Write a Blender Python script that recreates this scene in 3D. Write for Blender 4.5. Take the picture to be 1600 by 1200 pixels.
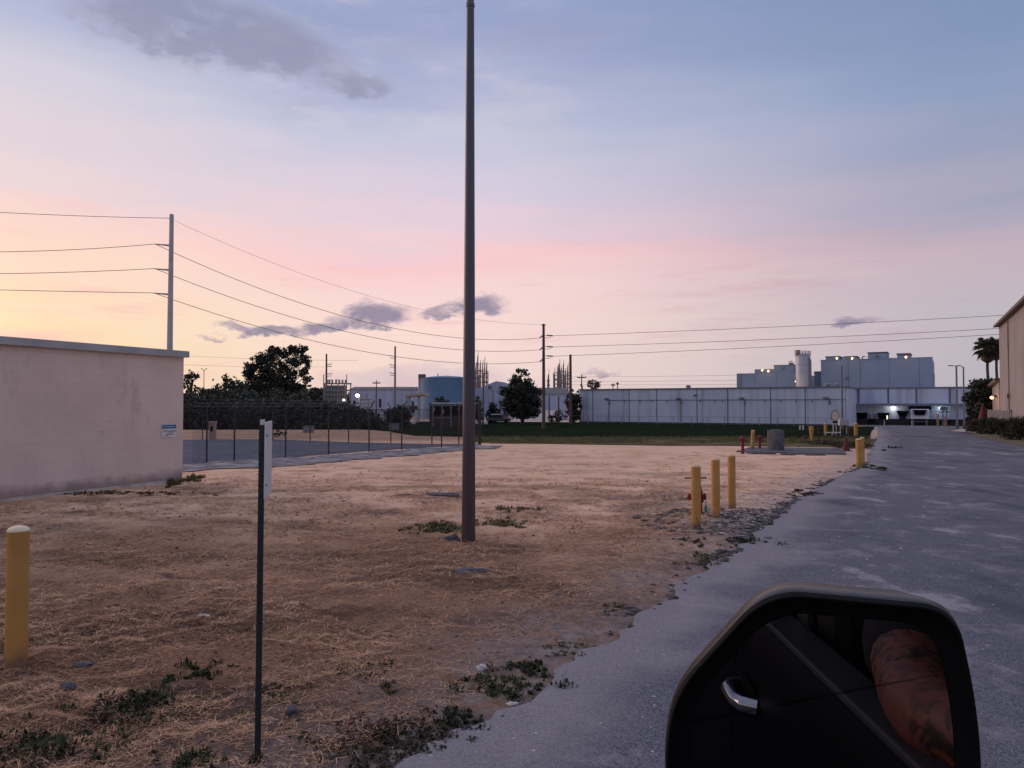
import bpy, bmesh, math, random
import numpy as np
from mathutils import Vector, Matrix, noise as mnoise

random.seed(7); RNG = np.random.default_rng(7)
R = math.radians
S = bpy.context.scene
for o in list(bpy.data.objects): bpy.data.objects.remove(o)
COL = S.collection

# ------------------------------------------------------------------ camera
F_PX, CAM_H = 1180.0, 1.83
PITCH = math.atan(32.0 / F_PX)
cam_d = bpy.data.cameras.new('camera'); cam = bpy.data.objects.new('camera', cam_d); COL.objects.link(cam)
cam_d.sensor_fit = 'HORIZONTAL'; cam_d.sensor_width = 36.0; cam_d.lens = 36.0 * F_PX / 1600.0
cam_d.clip_start = 0.02; cam_d.clip_end = 3000
cam.location = (0, 0, CAM_H); cam.rotation_euler = (R(90) + PITCH, 0, 0)
S.camera = cam

# ------------------------------------------------------------------ world, sun, exposure
S.view_settings.view_transform = 'Standard'; S.view_settings.look = 'None'
S.view_settings.exposure = 0.0; S.view_settings.gamma = 1.0; S.view_settings.use_curve_mapping = False
SUN_AZ, SUN_EL = R(-56), R(13)          # azimuth from +Y, positive to the right
def lin(c):
    return tuple(((v/255)/12.92 if v/255 <= .04045 else ((v/255+.055)/1.055)**2.4) for v in c) + (1.0,)

world = bpy.data.worlds.new('World'); S.world = world; world.use_nodes = True
def make_world():
    nt = world.node_tree; N = nt.nodes; L = nt.links; N.clear()
    def nd(t, **k):
        n = N.new(t)
        for a, b in k.items(): setattr(n, a, b)
        return n
    def val(x): return x
    def con(a, sock):
        if isinstance(a, (int, float)): sock.default_value = a
        elif isinstance(a, tuple): sock.default_value = a
        else: L.new(a, sock)
    def M(op, a, b=0.0, c=None, clamp=False):
        n = nd('ShaderNodeMath', operation=op); n.use_clamp = clamp
        con(a, n.inputs[0]); con(b, n.inputs[1])
        if c is not None: con(c, n.inputs[2])
        return n.outputs[0]
    def smooth(x, a, b, lo=0.0, hi=1.0):
        n = nd('ShaderNodeMapRange', interpolation_type='SMOOTHSTEP')
        con(x, n.inputs[0]); n.inputs[1].default_value = a; n.inputs[2].default_value = b
        n.inputs[3].default_value = lo; n.inputs[4].default_value = hi
        return n.outputs[0]
    def mix(f, a, b, mode='MIX'):
        n = nd('ShaderNodeMix', data_type='RGBA', blend_type=mode)
        con(f, n.inputs[0]); con(a, n.inputs[6]); con(b, n.inputs[7])
        return n.outputs[2]
    def ramp(x, stops):
        n = nd('ShaderNodeValToRGB'); r = n.color_ramp; r.interpolation = 'EASE' if False else 'LINEAR'
        e = r.elements
        while len(e) > 1: e.remove(e[-1])
        e[0].position = stops[0][0]/90; e[0].color = lin(stops[0][1])
        for p, c in stops[1:]:
            k = e.new(p/90); k.color = lin(c)
        con(x, n.inputs[0]); return n.outputs[0]
    tc = nd('ShaderNodeTexCoord'); sep = nd('ShaderNodeSeparateXYZ'); L.new(tc.outputs['Generated'], sep.inputs[0])
    x, y, z = sep.outputs
    def noise(scale, detail=4, rough=.55, sc=(1, 1, 1), off=(0, 0, 0)):
        mp = nd('ShaderNodeMapping'); mp.inputs['Scale'].default_value = sc; mp.inputs['Location'].default_value = off
        L.new(tc.outputs['Generated'], mp.inputs[0])
        n = nd('ShaderNodeTexNoise'); n.inputs['Scale'].default_value = scale
        n.inputs['Detail'].default_value = detail; n.inputs['Roughness'].default_value = rough
        L.new(mp.outputs[0], n.inputs['Vector']); return n.outputs[0]
    el = M('MULTIPLY', M('ARCSINE', M('MINIMUM', M('MAXIMUM', z, 0.0), 1.0)), 180/math.pi)
    wv = noise(1.6, 3, .5, (1, 1, 5))
    wv2 = noise(3.2, 4, .6, (1, 1, 9), (3, 1, 0))
    el2 = M('ADD', el, M('MULTIPLY', M('SUBTRACT', wv, .5), smooth(el, 0, 14, 1.0, 8.0)))
    el2 = M('ADD', el2, M('MULTIPLY', M('SUBTRACT', wv2, .5), smooth(el, 0, 16, .5, 4.5)))
    e = M('DIVIDE', M('MAXIMUM', el2, 0.0), 90.0)
    hl = M('MAXIMUM', M('SQRT', M('ADD', M('MULTIPLY', x, x), M('MULTIPLY', y, y))), 1e-4)
    d = M('DIVIDE', M('ADD', M('MULTIPLY', x, math.sin(SUN_AZ)), M('MULTIPLY', y, math.cos(SUN_AZ))), hl)
    u = M('MULTIPLY', M('ARCCOSINE', M('MINIMUM', M('MAXIMUM', d, -1.0), 1.0)), 180/math.pi)
    u = M('ADD', u, M('MULTIPLY', M('SUBTRACT', wv, .5), 14.0))
    ZEN = (184, 188, 212)
    rl = ramp(e, [(0, (252, 220, 164)), (6.3, (253, 224, 176)), (9, (254, 221, 194)), (13, (250, 216, 206)), (15.7, (233, 213, 216)), (20, (216, 210, 221)), (24, (186, 190, 216)), (28, (163, 174, 208)), (45, ZEN), (90, ZEN)])
    rm = ramp(e, [(0, (222, 200, 203)), (2.5, (242, 216, 208)), (6.4, (250, 219, 212)), (9.6, (247, 214, 212)), (11.2, (250, 203, 205)), (13.2, (233, 206, 217)), (16, (215, 204, 222)), (20, (193, 195, 219)), (24.5, (169, 175, 208)), (28, (150, 162, 200)), (45, ZEN), (90, ZEN)])
    rr = ramp(e, [(0, (180, 174, 186)), (3, (188, 180, 189)), (7, (192, 182, 191)), (10.5, (196, 176, 188)), (12.5, (178, 170, 188)), (16, (154, 160, 187)), (20, (138, 156, 190)), (25, (128, 148, 184)), (28, (126, 146, 183)), (45, ZEN), (90, ZEN)])
    c = mix(smooth(u, 14, 54), rl, rm)
    c = mix(smooth(u, 52, 92), c, rr)
    rb = ramp(e, [(0, (168, 160, 180)), (8, (196, 174, 184)), (16, (176, 172, 194)), (28, (158, 166, 198)), (45, (170, 178, 208)), (90, ZEN)])
    c = mix(smooth(u, 96, 150), c, rb)
    # the warm glow around the place where the sun went down
    sd = M('ADD', M('MULTIPLY', d, M('MULTIPLY', hl, math.cos(R(1)))), M('MULTIPLY', z, math.sin(R(1))))
    ang = M('MULTIPLY', M('ARCCOSINE', M('MINIMUM', M('MAXIMUM', sd, -1.0), 1.0)), 180/math.pi)
    gl = smooth(ang, 25, 0, 0.0, 1.0)
    glow = mix(1.0, (2.2, 1.1, .55, 1), gl, 'MULTIPLY')
    # gnomonic direction coordinates for the clouds ahead
    yy = M('MAXIMUM', y, 0.02); gu = M('DIVIDE', x, yy); gv = M('DIVIDE', z, yy)
    n1 = noise(12, 7, .62, (1, 1, 2.4)); n2 = noise(34, 6, .62, (1, 1, 1.9), (4, 2, 1))
    n3 = noise(5, 3, .5, (1, 1, 2), (9, 4, 2))
    wu = M('ADD', gu, M('MULTIPLY', M('SUBTRACT', n1, .5), .07)); wv_ = M('ADD', gv, M('MULTIPLY', M('SUBTRACT', n2, .5), .035))
    wv_ = M('ADD', wv_, M('MULTIPLY', M('SUBTRACT', n3, .5), .015))
    def blob(cx, cy, rx, ry, tilt=0.0, w=1.0):
        du = M('SUBTRACT', wu, cx); dv = M('SUBTRACT', wv_, cy)
        dv = M('SUBTRACT', dv, M('MULTIPLY', du, tilt))
        q = M('ADD', M('POWER', M('ABSOLUTE', M('DIVIDE', du, rx)), 2.0), M('POWER', M('ABSOLUTE', M('DIVIDE', dv, ry)), 2.0))
        return M('MULTIPLY', smooth(q, 0.0, 1.6, 1.0, 0.0), w)
    def pix(px, py): return (px-800)/F_PX, (632-py)/F_PX
    def many(bs):
        a = None
        for (px, py, rx, ry, t, w) in bs:
            b = blob(*pix(px, py), rx/F_PX, ry/F_PX, t, w)
            a = b if a is None else M('MAXIMUM', a, b)
        return a
    hi = many([(300, 34, 230, 66, -.14, 1.0), (410, 66, 150, 54, -.2, 1.0), (490, 104, 120, 36, -.3, .85), (545, 130, 80, 24, -.06, .95), (190, 15, 100, 30, -.1, .85), (470, 158, 60, 8, 0, .5), (880, 45, 160, 40, .1, .42), (640, 70, 120, 30, -.1, .35)])
    lo = many([(585, 492, 62, 24, .0, 1.0), (555, 484, 34, 20, .3, .8), (508, 505, 55, 14, .12, .9), (425, 515, 62, 13, -.03, .95), (365, 507, 40, 10, -.1, .8), (745, 478, 52, 17, .06, .9), (690, 486, 46, 14, .2, .85), (330, 525, 30, 5, 0, .55), (1350, 503, 46, 8, .05, .7), (935, 580, 40, 6, 0, .6)])
    bank = many([(640, 590, 190, 22, .03, .8), (1440, 556, 60, 16, 0, .4)])
    tex = M('ADD', M('MULTIPLY', n1, .75), M('MULTIPLY', n2, .55))
    front = smooth(y, .1, .3)
    hm = M('MULTIPLY', smooth(M('MULTIPLY', hi, M('SUBTRACT', M('MULTIPLY', tex, 2.0), .34)), .08, 1.0), front)
    lm = M('MULTIPLY', smooth(M('MULTIPLY', lo, M('SUBTRACT', M('MULTIPLY', tex, 2.1), .45)), .12, .88), front)
    bm = M('MULTIPLY', smooth(M('MULTIPLY', bank, M('ADD', tex, .2)), .2, .8), front)
    # soft cloud over the rest of the dome too, much fainter
    # thin high streaks: pale rose low down, lavender grey higher up
    st1 = smooth(noise(2.6, 7, .66, (1, 1.2, 7), (5, 1, 2)), .50, .72); st2 = smooth(noise(2.2, 7, .66, (1.3, 1, 5), (1, 8, 4)), .50, .74); st3 = smooth(noise(5.0, 6, .65, (1, 1, 8), (7, 3, 9)), .52, .72)
    lowm = smooth(el, 15.5, 9, 0.0, 1.0); him = smooth(el, 11, 20, 0.0, 1.0)
    c = mix(M('MULTIPLY', M('MULTIPLY', st1, lowm), .60), c, mix(smooth(u, 40, 95), lin((255, 226, 208)), lin((206, 188, 196))))
    c = mix(M('MULTIPLY', M('MULTIPLY', st3, smooth(el, 16, 11)), .65), c, mix(smooth(u, 40, 95), lin((250, 196, 192)), lin((190, 166, 182))))
    c = mix(M('MULTIPLY', M('MULTIPLY', st2, him), .60), c, mix(smooth(u, 30, 95), lin((226, 220, 228)), lin((166, 168, 190))))
    c = mix(M('MULTIPLY', bm, .6), c, lin((205, 182, 196)))
    c = mix(M('MULTIPLY', hm, .70), c, mix(hm, lin((180, 176, 198)), lin((142, 143, 166))))
    c = mix(M('MULTIPLY', lm, .92), c, mix(lm, lin((206, 184, 192)), lin((140, 132, 156))))
    sky = nd('ShaderNodeTexSky', sky_type='NISHITA'); sky.sun_disc = False
    sky.sun_elevation = SUN_EL; sky.sun_rotation = SUN_AZ
    b1 = nd('ShaderNodeBackground'); L.new(sky.outputs[0], b1.inputs[0]); b1.inputs[1].default_value = 0.002
    b2 = nd('ShaderNodeBackground'); L.new(c, b2.inputs[0]); b2.inputs[1].default_value = 1.0
    b3 = nd('ShaderNodeBackground'); L.new(glow, b3.inputs[0]); b3.inputs[1].default_value = 1.0
    a1 = nd('ShaderNodeAddShader'); a2 = nd('ShaderNodeAddShader'); out = nd('ShaderNodeOutputWorld')
    L.new(b1.outputs[0], a1.inputs[0]); L.new(b2.outputs[0], a1.inputs[1])
    L.new(a1.outputs[0], a2.inputs[0]); L.new(b3.outputs[0], a2.inputs[1]); L.new(a2.outputs[0], out.inputs[0])
make_world()
sun_d = bpy.data.lights.new('sun', 'SUN'); sun = bpy.data.objects.new('sun', sun_d); COL.objects.link(sun)
sun_d.energy = 1.3; sun_d.angle = R(45); sun_d.color = (1.0, .66, .52)
_sd = Vector((math.sin(SUN_AZ)*math.cos(SUN_EL), math.cos(SUN_AZ)*math.cos(SUN_EL), math.sin(SUN_EL)))
sun.rotation_euler = _sd.to_track_quat('Z', 'Y').to_euler(); sun.location = _sd*200
S.cycles.max_bounces = 6; S.cycles.diffuse_bounces = 3; S.cycles.use_denoising = True

# ------------------------------------------------------------------ pixel / ground helpers
def ray(px, py):
    u = (px-800)/F_PX; w = -(py-600)/F_PX
    return Vector((u, math.cos(PITCH)-w*math.sin(PITCH), math.sin(PITCH)+w*math.cos(PITCH)))
def P(px, py, Y):
    r = ray(px, py); k = Y/r.y
    return Vector((r.x*k, Y, CAM_H + r.z*k))
def gz(x, y):
    t = min(max((y-40.0)/75.0, 0), 1)
    return -1.5*t*t*(3-2*t)
def gz_np(x, y):
    t = np.clip((y-40.0)/75.0, 0, 1); return -1.5*t*t*(3-2*t)
def G(px, py):
    r = ray(px, py); k = 1.0
    lo, hi = 0.5, 400.0
    for _ in range(60):
        m = (lo+hi)/2; q = Vector((0, 0, CAM_H)) + r*m
        if q.z > gz(q.x, q.y): lo = m
        else: hi = m
    q = Vector((0, 0, CAM_H)) + r*lo
    return Vector((q.x, q.y, gz(q.x, q.y)))
ROAD_A = R(28.0)
RF = Vector((math.sin(ROAD_A), math.cos(ROAD_A), 0)); RR = Vector((math.cos(ROAD_A), -math.sin(ROAD_A), 0))
def on_px(p0, d, px):
    "the point of the ground line p0 + t d seen at picture column px"
    k = (px-800)/F_PX
    t = (k*p0[1]-p0[0])/(d[0]-k*d[1])
    return Vector((p0[0]+d[0]*t, p0[1]+d[1]*t, 0)), t

# value noise
def vnoise(x, y, seed=0):
    xi = np.floor(x).astype(np.int64); yi = np.floor(y).astype(np.int64)
    xf = x-xi; yf = y-yi
    def h(a, b):
        n = (a*374761393 + b*668265263 + seed*1442695041) & 0xffffffff
        n = ((n ^ (n >> 13))*1274126177) & 0xffffffff
        n = (n ^ (n >> 16)) & 0xffff
        return n/65535.0
    sx = xf*xf*(3-2*xf); sy = yf*yf*(3-2*yf)
    a = h(xi, yi)*(1-sx)+h(xi+1, yi)*sx; b = h(xi, yi+1)*(1-sx)+h(xi+1, yi+1)*sx
    return a*(1-sy)+b*sy
def fbm(x, y, seed=0, octv=4):
    s = 0; a = .5; tot = 0
    for i in range(octv):
        s = s + a*vnoise(x*2**i, y*2**i, seed+i*17); tot += a; a *= .55
    return s/tot

# ------------------------------------------------------------------ materials
MATS = {}
def mat(name, col, col2=None, rough=.8, metal=0.0, nscale=3.0, ndetail=4, lo=.35, hi=.65, bump=0.0, bscale=40.0, spec=.3, sc=(1, 1, 1), island=0.0, streak=None, coord='Object', emit=None, estr=0.0):
    if name in MATS: return MATS[name]
    m = bpy.data.materials.new(name); m.use_nodes = True
    nt = m.node_tree; N = nt.nodes; L = nt.links; b = N['Principled BSDF']
    c1 = tuple(col)+(1,); b.inputs['Roughness'].default_value = rough; b.inputs['Metallic'].default_value = metal
    b.inputs['Specular IOR Level'].default_value = spec; b.inputs['Base Color'].default_value = c1
    tc = N.new('ShaderNodeTexCoord'); mp = N.new('ShaderNodeMapping'); mp.inputs['Scale'].default_value = sc
    if coord == 'Position':
        g = N.new('ShaderNodeNewGeometry'); L.new(g.outputs['Position'], mp.inputs[0])
    else: L.new(tc.outputs[coord], mp.inputs[0])
    cur = None
    if col2 is not None:
        n = N.new('ShaderNodeTexNoise'); n.inputs['Scale'].default_value = nscale; n.inputs['Detail'].default_value = ndetail
        L.new(mp.outputs[0], n.inputs['Vector'])
        r = N.new('ShaderNodeMapRange'); r.interpolation_type = 'SMOOTHSTEP'; r.inputs[1].default_value = lo; r.inputs[2].default_value = hi
        L.new(n.outputs[0], r.inputs[0])
        x = N.new('ShaderNodeMix'); x.data_type = 'RGBA'; x.inputs[6].default_value = c1; x.inputs[7].default_value = tuple(col2)+(1,)
        L.new(r.outputs[0], x.inputs[0]); cur = x.outputs[2]
    if streak:
        scol, ssc, slo, shi, amt = streak
        mp2 = N.new('ShaderNodeMapping'); mp2.inputs['Scale'].default_value = ssc; L.new(tc.outputs['Object'], mp2.inputs[0])
        n = N.new('ShaderNodeTexNoise'); n.inputs['Scale'].default_value = 1.0; n.inputs['Detail'].default_value = 5; L.new(mp2.outputs[0], n.inputs['Vector'])
        r = N.new('ShaderNodeMapRange'); r.interpolation_type = 'SMOOTHSTEP'; r.inputs[1].default_value = slo; r.inputs[2].default_value = shi; r.inputs[4].default_value = amt
        L.new(n.outputs[0], r.inputs[0])
        x = N.new('ShaderNodeMix'); x.data_type = 'RGBA'; x.inputs[7].default_value = tuple(scol)+(1,)
        if cur is not None: L.new(cur, x.inputs[6])
        else: x.inputs[6].default_value = c1
        L.new(r.outputs[0], x.inputs[0]); cur = x.outputs[2]
    if island:
        g = N.new('ShaderNodeNewGeometry'); h = N.new('ShaderNodeHueSaturation')
        r = N.new('ShaderNodeMapRange'); r.inputs[3].default_value = 1-island; r.inputs[4].default_value = 1+island
        L.new(g.outputs['Random Per Island'], r.inputs[0]); L.new(r.outputs[0], h.inputs['Value'])
        if cur is not None: L.new(cur, h.inputs['Color'])
        else: h.inputs['Color'].default_value = c1
        cur = h.outputs[0]
    if cur is not None: L.new(cur, b.inputs['Base Color'])
    if bump:
        n = N.new('ShaderNodeTexNoise'); n.inputs['Scale'].default_value = bscale; n.inputs['Detail'].default_value = 5
        L.new(mp.outputs[0], n.inputs['Vector'])
        bp = N.new('ShaderNodeBump'); bp.inputs['Strength'].default_value = bump; bp.inputs['Distance'].default_value = .02
        L.new(n.outputs[0], bp.inputs['Height']); L.new(bp.outputs[0], b.inputs['Normal'])
    if emit:
        b.inputs['Emission Color'].default_value = tuple(emit)+(1,); b.inputs['Emission Strength'].default_value = estr
    MATS[name] = m; return m

M_WALL = mat('painted_block', (.67, .565, .505), (.60, .50, .45), rough=.85, nscale=.9, bump=.25, bscale=55, streak=((.44, .345, .325), (1.4, 1.4, .35), .48, .72, .6), coord='Position', lo=.3, hi=.7)
def grime():
    nt = M_WALL.node_tree; N = nt.nodes; L = nt.links; b = N['Principled BSDF']; src = b.inputs['Base Color'].links[0].from_socket
    g = N.new('ShaderNodeNewGeometry'); sp = N.new('ShaderNodeSeparateXYZ'); L.new(g.outputs['Position'], sp.inputs[0])
    def noise(sc, scale, det=6):
        mp = N.new('ShaderNodeMapping'); mp.inputs['Scale'].default_value = sc; L.new(g.outputs['Position'], mp.inputs[0])
        n = N.new('ShaderNodeTexNoise'); n.inputs['Scale'].default_value = scale; n.inputs['Detail'].default_value = det; n.inputs['Roughness'].default_value = .7; L.new(mp.outputs[0], n.inputs['Vector']); return n.outputs[0]
    def rng(x, a, c, lo, hi):
        r = N.new('ShaderNodeMapRange'); r.interpolation_type = 'SMOOTHSTEP'; L.new(x, r.inputs[0])
        for k, v in zip((1, 2, 3, 4), (a, c, lo, hi)): r.inputs[k].default_value = v
        return r.outputs[0]
    def math_(op, a, c):
        m = N.new('ShaderNodeMath'); m.operation = op
        for s_, k in ((a, 0), (c, 1)):
            if isinstance(s_, float): m.inputs[k].default_value = s_
            else: L.new(s_, m.inputs[k])
        return m.outputs[0]
    def mix(f, a, c):
        x = N.new('ShaderNodeMix'); x.data_type = 'RGBA'; L.new(f, x.inputs[0]); L.new(a, x.inputs[6]); x.inputs[7].default_value = c+(1,); return x.outputs[2]
    z = math_('ADD', sp.outputs[2], math_('MULTIPLY', noise((1, 1, 1), 2.5), -.45))
    c = mix(rng(z, -.16, .12, .85, 0), src, (.24, .19, .175))
    c = mix(rng(noise((1, 1, .45), 1.1), .60, .72, 0, .45), c, (.36, .30, .29))
    c = mix(rng(noise((1, 1, 1), 2.7, 4), .70, .76, 0, .7), c, (.27, .22, .215))
    L.new(c, b.inputs['Base Color'])
grime()
M_COPING = mat('coping_metal', (.36, .40, .42), (.30, .33, .35), rough=.55, nscale=2, spec=.4)
M_YELLOW = mat('bollard_yellow', (.49, .255, .075), (.41, .21, .055), rough=.6, nscale=2.2, bump=.05, bscale=30, streak=((.22, .13, .05), (6, 6, 2.5), .63, .78, .7))
M_YELLOW_OLD = mat('bollard_yellow_faded', (.46, .265, .075), (.36, .20, .06), rough=.7, nscale=4, streak=((.16, .1, .05), (5, 5, 2), .6, .75, .8))
M_CAP = mat('bollard_cap', (.70, .50, .33), (.62, .42, .22), rough=.6, nscale=6)
M_CAPW = mat('bollard_cap_white', (.85, .76, .58), (.7, .6, .4), rough=.6, nscale=6)
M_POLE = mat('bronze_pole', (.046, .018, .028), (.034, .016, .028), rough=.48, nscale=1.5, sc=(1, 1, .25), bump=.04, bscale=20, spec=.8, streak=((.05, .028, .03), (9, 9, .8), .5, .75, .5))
M_POST = mat('sign_post_steel', (.026, .036, .040), (.036, .044, .046), rough=.5, nscale=9, metal=.3)
M_SIGNW = mat('sign_white', (.62, .62, .64), (.54, .54, .57), rough=.45, nscale=4)
M_RED = mat('red_paint', (.17, .010, .016), (.12, .009, .014), rough=.45, nscale=7)
M_DKRED = mat('dark_red', (.11, .010, .013), (.08, .010, .012), rough=.6, nscale=5)
M_CONC = mat('concrete', (.12, .12, .135), (.075, .075, .085), rough=.9, nscale=5, bump=.3, bscale=30)
M_CONCP = mat('concrete_pale', (.50, .46, .44), (.36, .33, .32), rough=.9, nscale=3, bump=.3, bscale=30, coord='Position')
M_STEEL = mat('galvanised', (.25, .26, .27), (.18, .19, .2), rough=.5, metal=.5, nscale=6)
M_RUST = mat('rusty_fence', (.045, .038, .040), (.03, .027, .03), rough=.75, nscale=8)
M_UPOLE = mat('grey_utility_pole', (.42, .43, .45), (.36, .37, .39), rough=.6, nscale=1.2)
M_WOOD = mat('wood_pole', (.13, .085, .07), (.09, .06, .055), rough=.85, nscale=2, sc=(1, 1, .2))
M_WIRE = mat('wire', (.07, .06, .06), rough=.7)
M_INSUL = mat('insulator', (.22, .20, .20), rough=.5)
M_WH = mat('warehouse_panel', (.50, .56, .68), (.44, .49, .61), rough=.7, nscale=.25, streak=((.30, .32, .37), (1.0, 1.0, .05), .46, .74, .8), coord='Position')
M_WHDK = mat('warehouse_trim', (.15, .165, .20), rough=.6)
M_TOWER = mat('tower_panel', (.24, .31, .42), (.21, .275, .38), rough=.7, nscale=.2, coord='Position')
M_TOWERS = mat('tower_side_panel', (.19, .215, .25), rough=.7)
M_SILO = mat('silo_metal', (.40, .42, .47), (.33, .35, .39), rough=.5, metal=.2, nscale=.7, sc=(1, 1, .1))
M_BLACK = mat('rubber_black', (.007, .007, .008), rough=.85, spec=.08)
M_DARK = mat('dark_recess', (.02, .022, .026), rough=.9)
M_TRAILER = mat('trailer_white', (.72, .73, .76), (.66, .67, .7), rough=.5, nscale=1)
M_TAN = mat('tan_stucco', (.305, .275, .275), (.27, .243, .243), rough=.9, nscale=.5, bump=.15, bscale=12, streak=((.22, .185, .175), (.7, .7, .08), .52, .75, .5), coord='Position')
M_TRIM = mat('brown_trim', (.13, .09, .08), rough=.6)
M_TANK = mat('tank_blue', (.11, .22, .37), (.095, .19, .32), rough=.55, nscale=.15, streak=((.13, .25, .35), (.4, .4, .04), .5, .75, .5), coord='Position')
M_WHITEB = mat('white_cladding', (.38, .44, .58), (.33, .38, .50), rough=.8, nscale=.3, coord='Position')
M_ROOFG = mat('grey_roof', (.12, .12, .13), rough=.8)
M_PLANT = mat('plant_steel', (.18, .15, .15), (.24, .21, .21), rough=.6, nscale=.3)
M_CANOPY = mat('tan_canopy', (.50, .36, .28), rough=.7)
M_BARK = mat('bark', (.05, .04, .035), (.08, .065, .055), rough=.95, nscale=3)
M_LEAF = mat('leaf_dark', (.026, .033, .026), (.040, .047, .036), rough=.75, nscale=.3, island=.45, coord='Position')
M_LEAF2 = mat('leaf_olive', (.034, .041, .028), (.050, .056, .038), rough=.75, nscale=.4, island=.45, coord='Position')
M_HEDGE = mat('leaf_hedge', (.022, .028, .016), (.036, .038, .021), rough=.75, nscale=1.2, island=.5, coord='Position')
M_DRYLEAF = mat('leaf_dry', (.055, .040, .028), (.042, .036, .023), rough=.8, nscale=1.2, island=.4, coord='Position')
M_PALM = mat('palm_leaf', (.035, .048, .03), (.06, .06, .035), rough=.7, nscale=.8, island=.4)
M_WEED = mat('weed_leaf', (.022, .034, .013), (.045, .052, .02), rough=.75, nscale=2.5, island=.5, coord='Position')
M_WEEDL = mat('weed_leaf_pale', (.10, .105, .04), (.16, .13, .06), rough=.8, nscale=2.5, island=.45, coord='Position')
M_WEEDD = mat('weed_leaf_dead', (.07, .045, .03), (.04, .035, .02), rough=.85, nscale=3, island=.5, coord='Position')
M_STRAW = mat('straw', (.56, .33, .20), (.36, .20, .12), rough=.8, spec=.1, nscale=1.2, island=.55, coord='Position')
M_CLOD = mat('soil_clod', (.24, .15, .115), (.11, .07, .055), rough=.95, nscale=2, island=.35, coord='Position')
M_ROCK = mat('dark_rock', (.13, .12, .135), (.07, .065, .075), rough=.9, nscale=12, bump=.5, bscale=30)
M_ROCKW = mat('pale_rock', (.62, .60, .60), (.45, .43, .43), rough=.9, nscale=14, bump=.4, bscale=30)
M_ASPHCHIP = mat('asphalt_chip', (.055, .053, .06), (.10, .095, .10), rough=.9, nscale=6, island=.4, coord='Position')
def m_light(name, c, s): return mat(name, c, emit=c, estr=s, rough=.4)
M_LW = m_light('lamp_white', (1.0, .98, .90), 14); M_LC = m_light('lamp_cool', (.78, .92, 1.0), 11); M_LO = m_light('lamp_warm', (1.0, .52, .18), 6)
M_LWD = m_light('lit_gap', (1, .95, .75), 1.3)

# ------------------------------------------------------------------ builders
class MB:
    def __init__(s): s.v = []; s.f = []
    def add(s, vs, fs):
        k = len(s.v); s.v += [tuple(q) for q in vs]; s.f += [tuple(i+k for i in q) for q in fs]; return s
    def box(s, x0, x1, y0, y1, z0, z1):
        return s.add([(x0, y0, z0), (x1, y0, z0), (x1, y1, z0), (x0, y1, z0), (x0, y0, z1), (x1, y0, z1), (x1, y1, z1), (x0, y1, z1)],
                     [(0, 3, 2, 1), (4, 5, 6, 7), (0, 1, 5, 4), (1, 2, 6, 5), (2, 3, 7, 6), (3, 0, 4, 7)])
    def obox(s, p0, p1, thick, z0, z1, side=0.0):
        "upright slab along the plan line p0-p1; side shifts it across"
        a = Vector((p0[0], p0[1], 0)); b = Vector((p1[0], p1[1], 0)); d = (b-a).normalized(); n = Vector((-d.y, d.x, 0))
        o = n*side; h = n*thick/2
        q = [a+o-h, b+o-h, b+o+h, a+o+h]
        return s.add([(w.x, w.y, z0) for w in q]+[(w.x, w.y, z1) for w in q], [(0, 3, 2, 1), (4, 5, 6, 7), (0, 1, 5, 4), (1, 2, 6, 5), (2, 3, 7, 6), (3, 0, 4, 7)])
    def prism(s, poly, z0, z1):
        n = len(poly)
        return s.add([(p[0], p[1], z0) for p in poly]+[(p[0], p[1], z1) for p in poly],
                     [tuple(range(n-1, -1, -1)), tuple(range(n, 2*n))]+[(i, (i+1) % n, n+(i+1) % n, n+i) for i in range(n)])
    def tube(s, pts, rad, n=8, caps=True):
        pts = [Vector(p) for p in pts]
        if not hasattr(rad, '__len__'): rad = [rad]*len(pts)
        vs = []; fs = []; up = None
        for i, p in enumerate(pts):
            t = (pts[min(i+1, len(pts)-1)]-pts[max(i-1, 0)]).normalized()
            if up is None: up = Vector((0, 0, 1)) if abs(t.z) < .9 else Vector((1, 0, 0))
            a = t.cross(up).normalized(); b = t.cross(a).normalized(); up = -b if False else up
            for k in range(n):
                w = 2*math.pi*k/n
                vs.append(p+(a*math.cos(w)+b*math.sin(w))*rad[i])
        for i in range(len(pts)-1):
            for k in range(n):
                fs.append((i*n+k, i*n+(k+1) % n, (i+1)*n+(k+1) % n, (i+1)*n+k))
        if caps: fs += [tuple(range(n-1, -1, -1)), tuple(range((len(pts)-1)*n, len(pts)*n))]
        return s.add(vs, fs)
    def lathe(s, prof, n=20, c=(0, 0, 0)):
        vs = []; fs = []
        for r, z in prof:
            for k in range(n):
                w = 2*math.pi*k/n; vs.append((c[0]+r*math.cos(w), c[1]+r*math.sin(w), c[2]+z))
        for i in range(len(prof)-1):
            for k in range(n): fs.append((i*n+k, i*n+(k+1) % n, (i+1)*n+(k+1) % n, (i+1)*n+k))
        fs += [tuple(range(n-1, -1, -1)), tuple(range((len(prof)-1)*n, len(prof)*n))]
        return s.add(vs, fs)
    def build(s, name, m, parent=None, smooth=False, loc=(0, 0, 0), bevel=0.0):
        return mesh(name, s.v, s.f, m, parent, smooth, loc, bevel)
def mesh(name, v, f, m, parent=None, smooth=False, loc=(0, 0, 0), bevel=0.0):
    me = bpy.data.meshes.new(name); me.from_pydata([tuple(q) for q in v], [], [tuple(q) for q in f])
    me.materials.append(m); o = bpy.data.objects.new(name, me); COL.objects.link(o); o.location = loc
    if smooth:
        me.polygons.foreach_set('use_smooth', [True]*len(me.polygons)); 
        try: me.set_sharp_from_angle(angle=R(40))
        except Exception: pass
    if bevel:
        b = o.modifiers.new('bevel', 'BEVEL'); b.width = bevel; b.segments = 2; b.limit_method = 'ANGLE'
    if parent: o.parent = parent
    me.update(); return o
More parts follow.
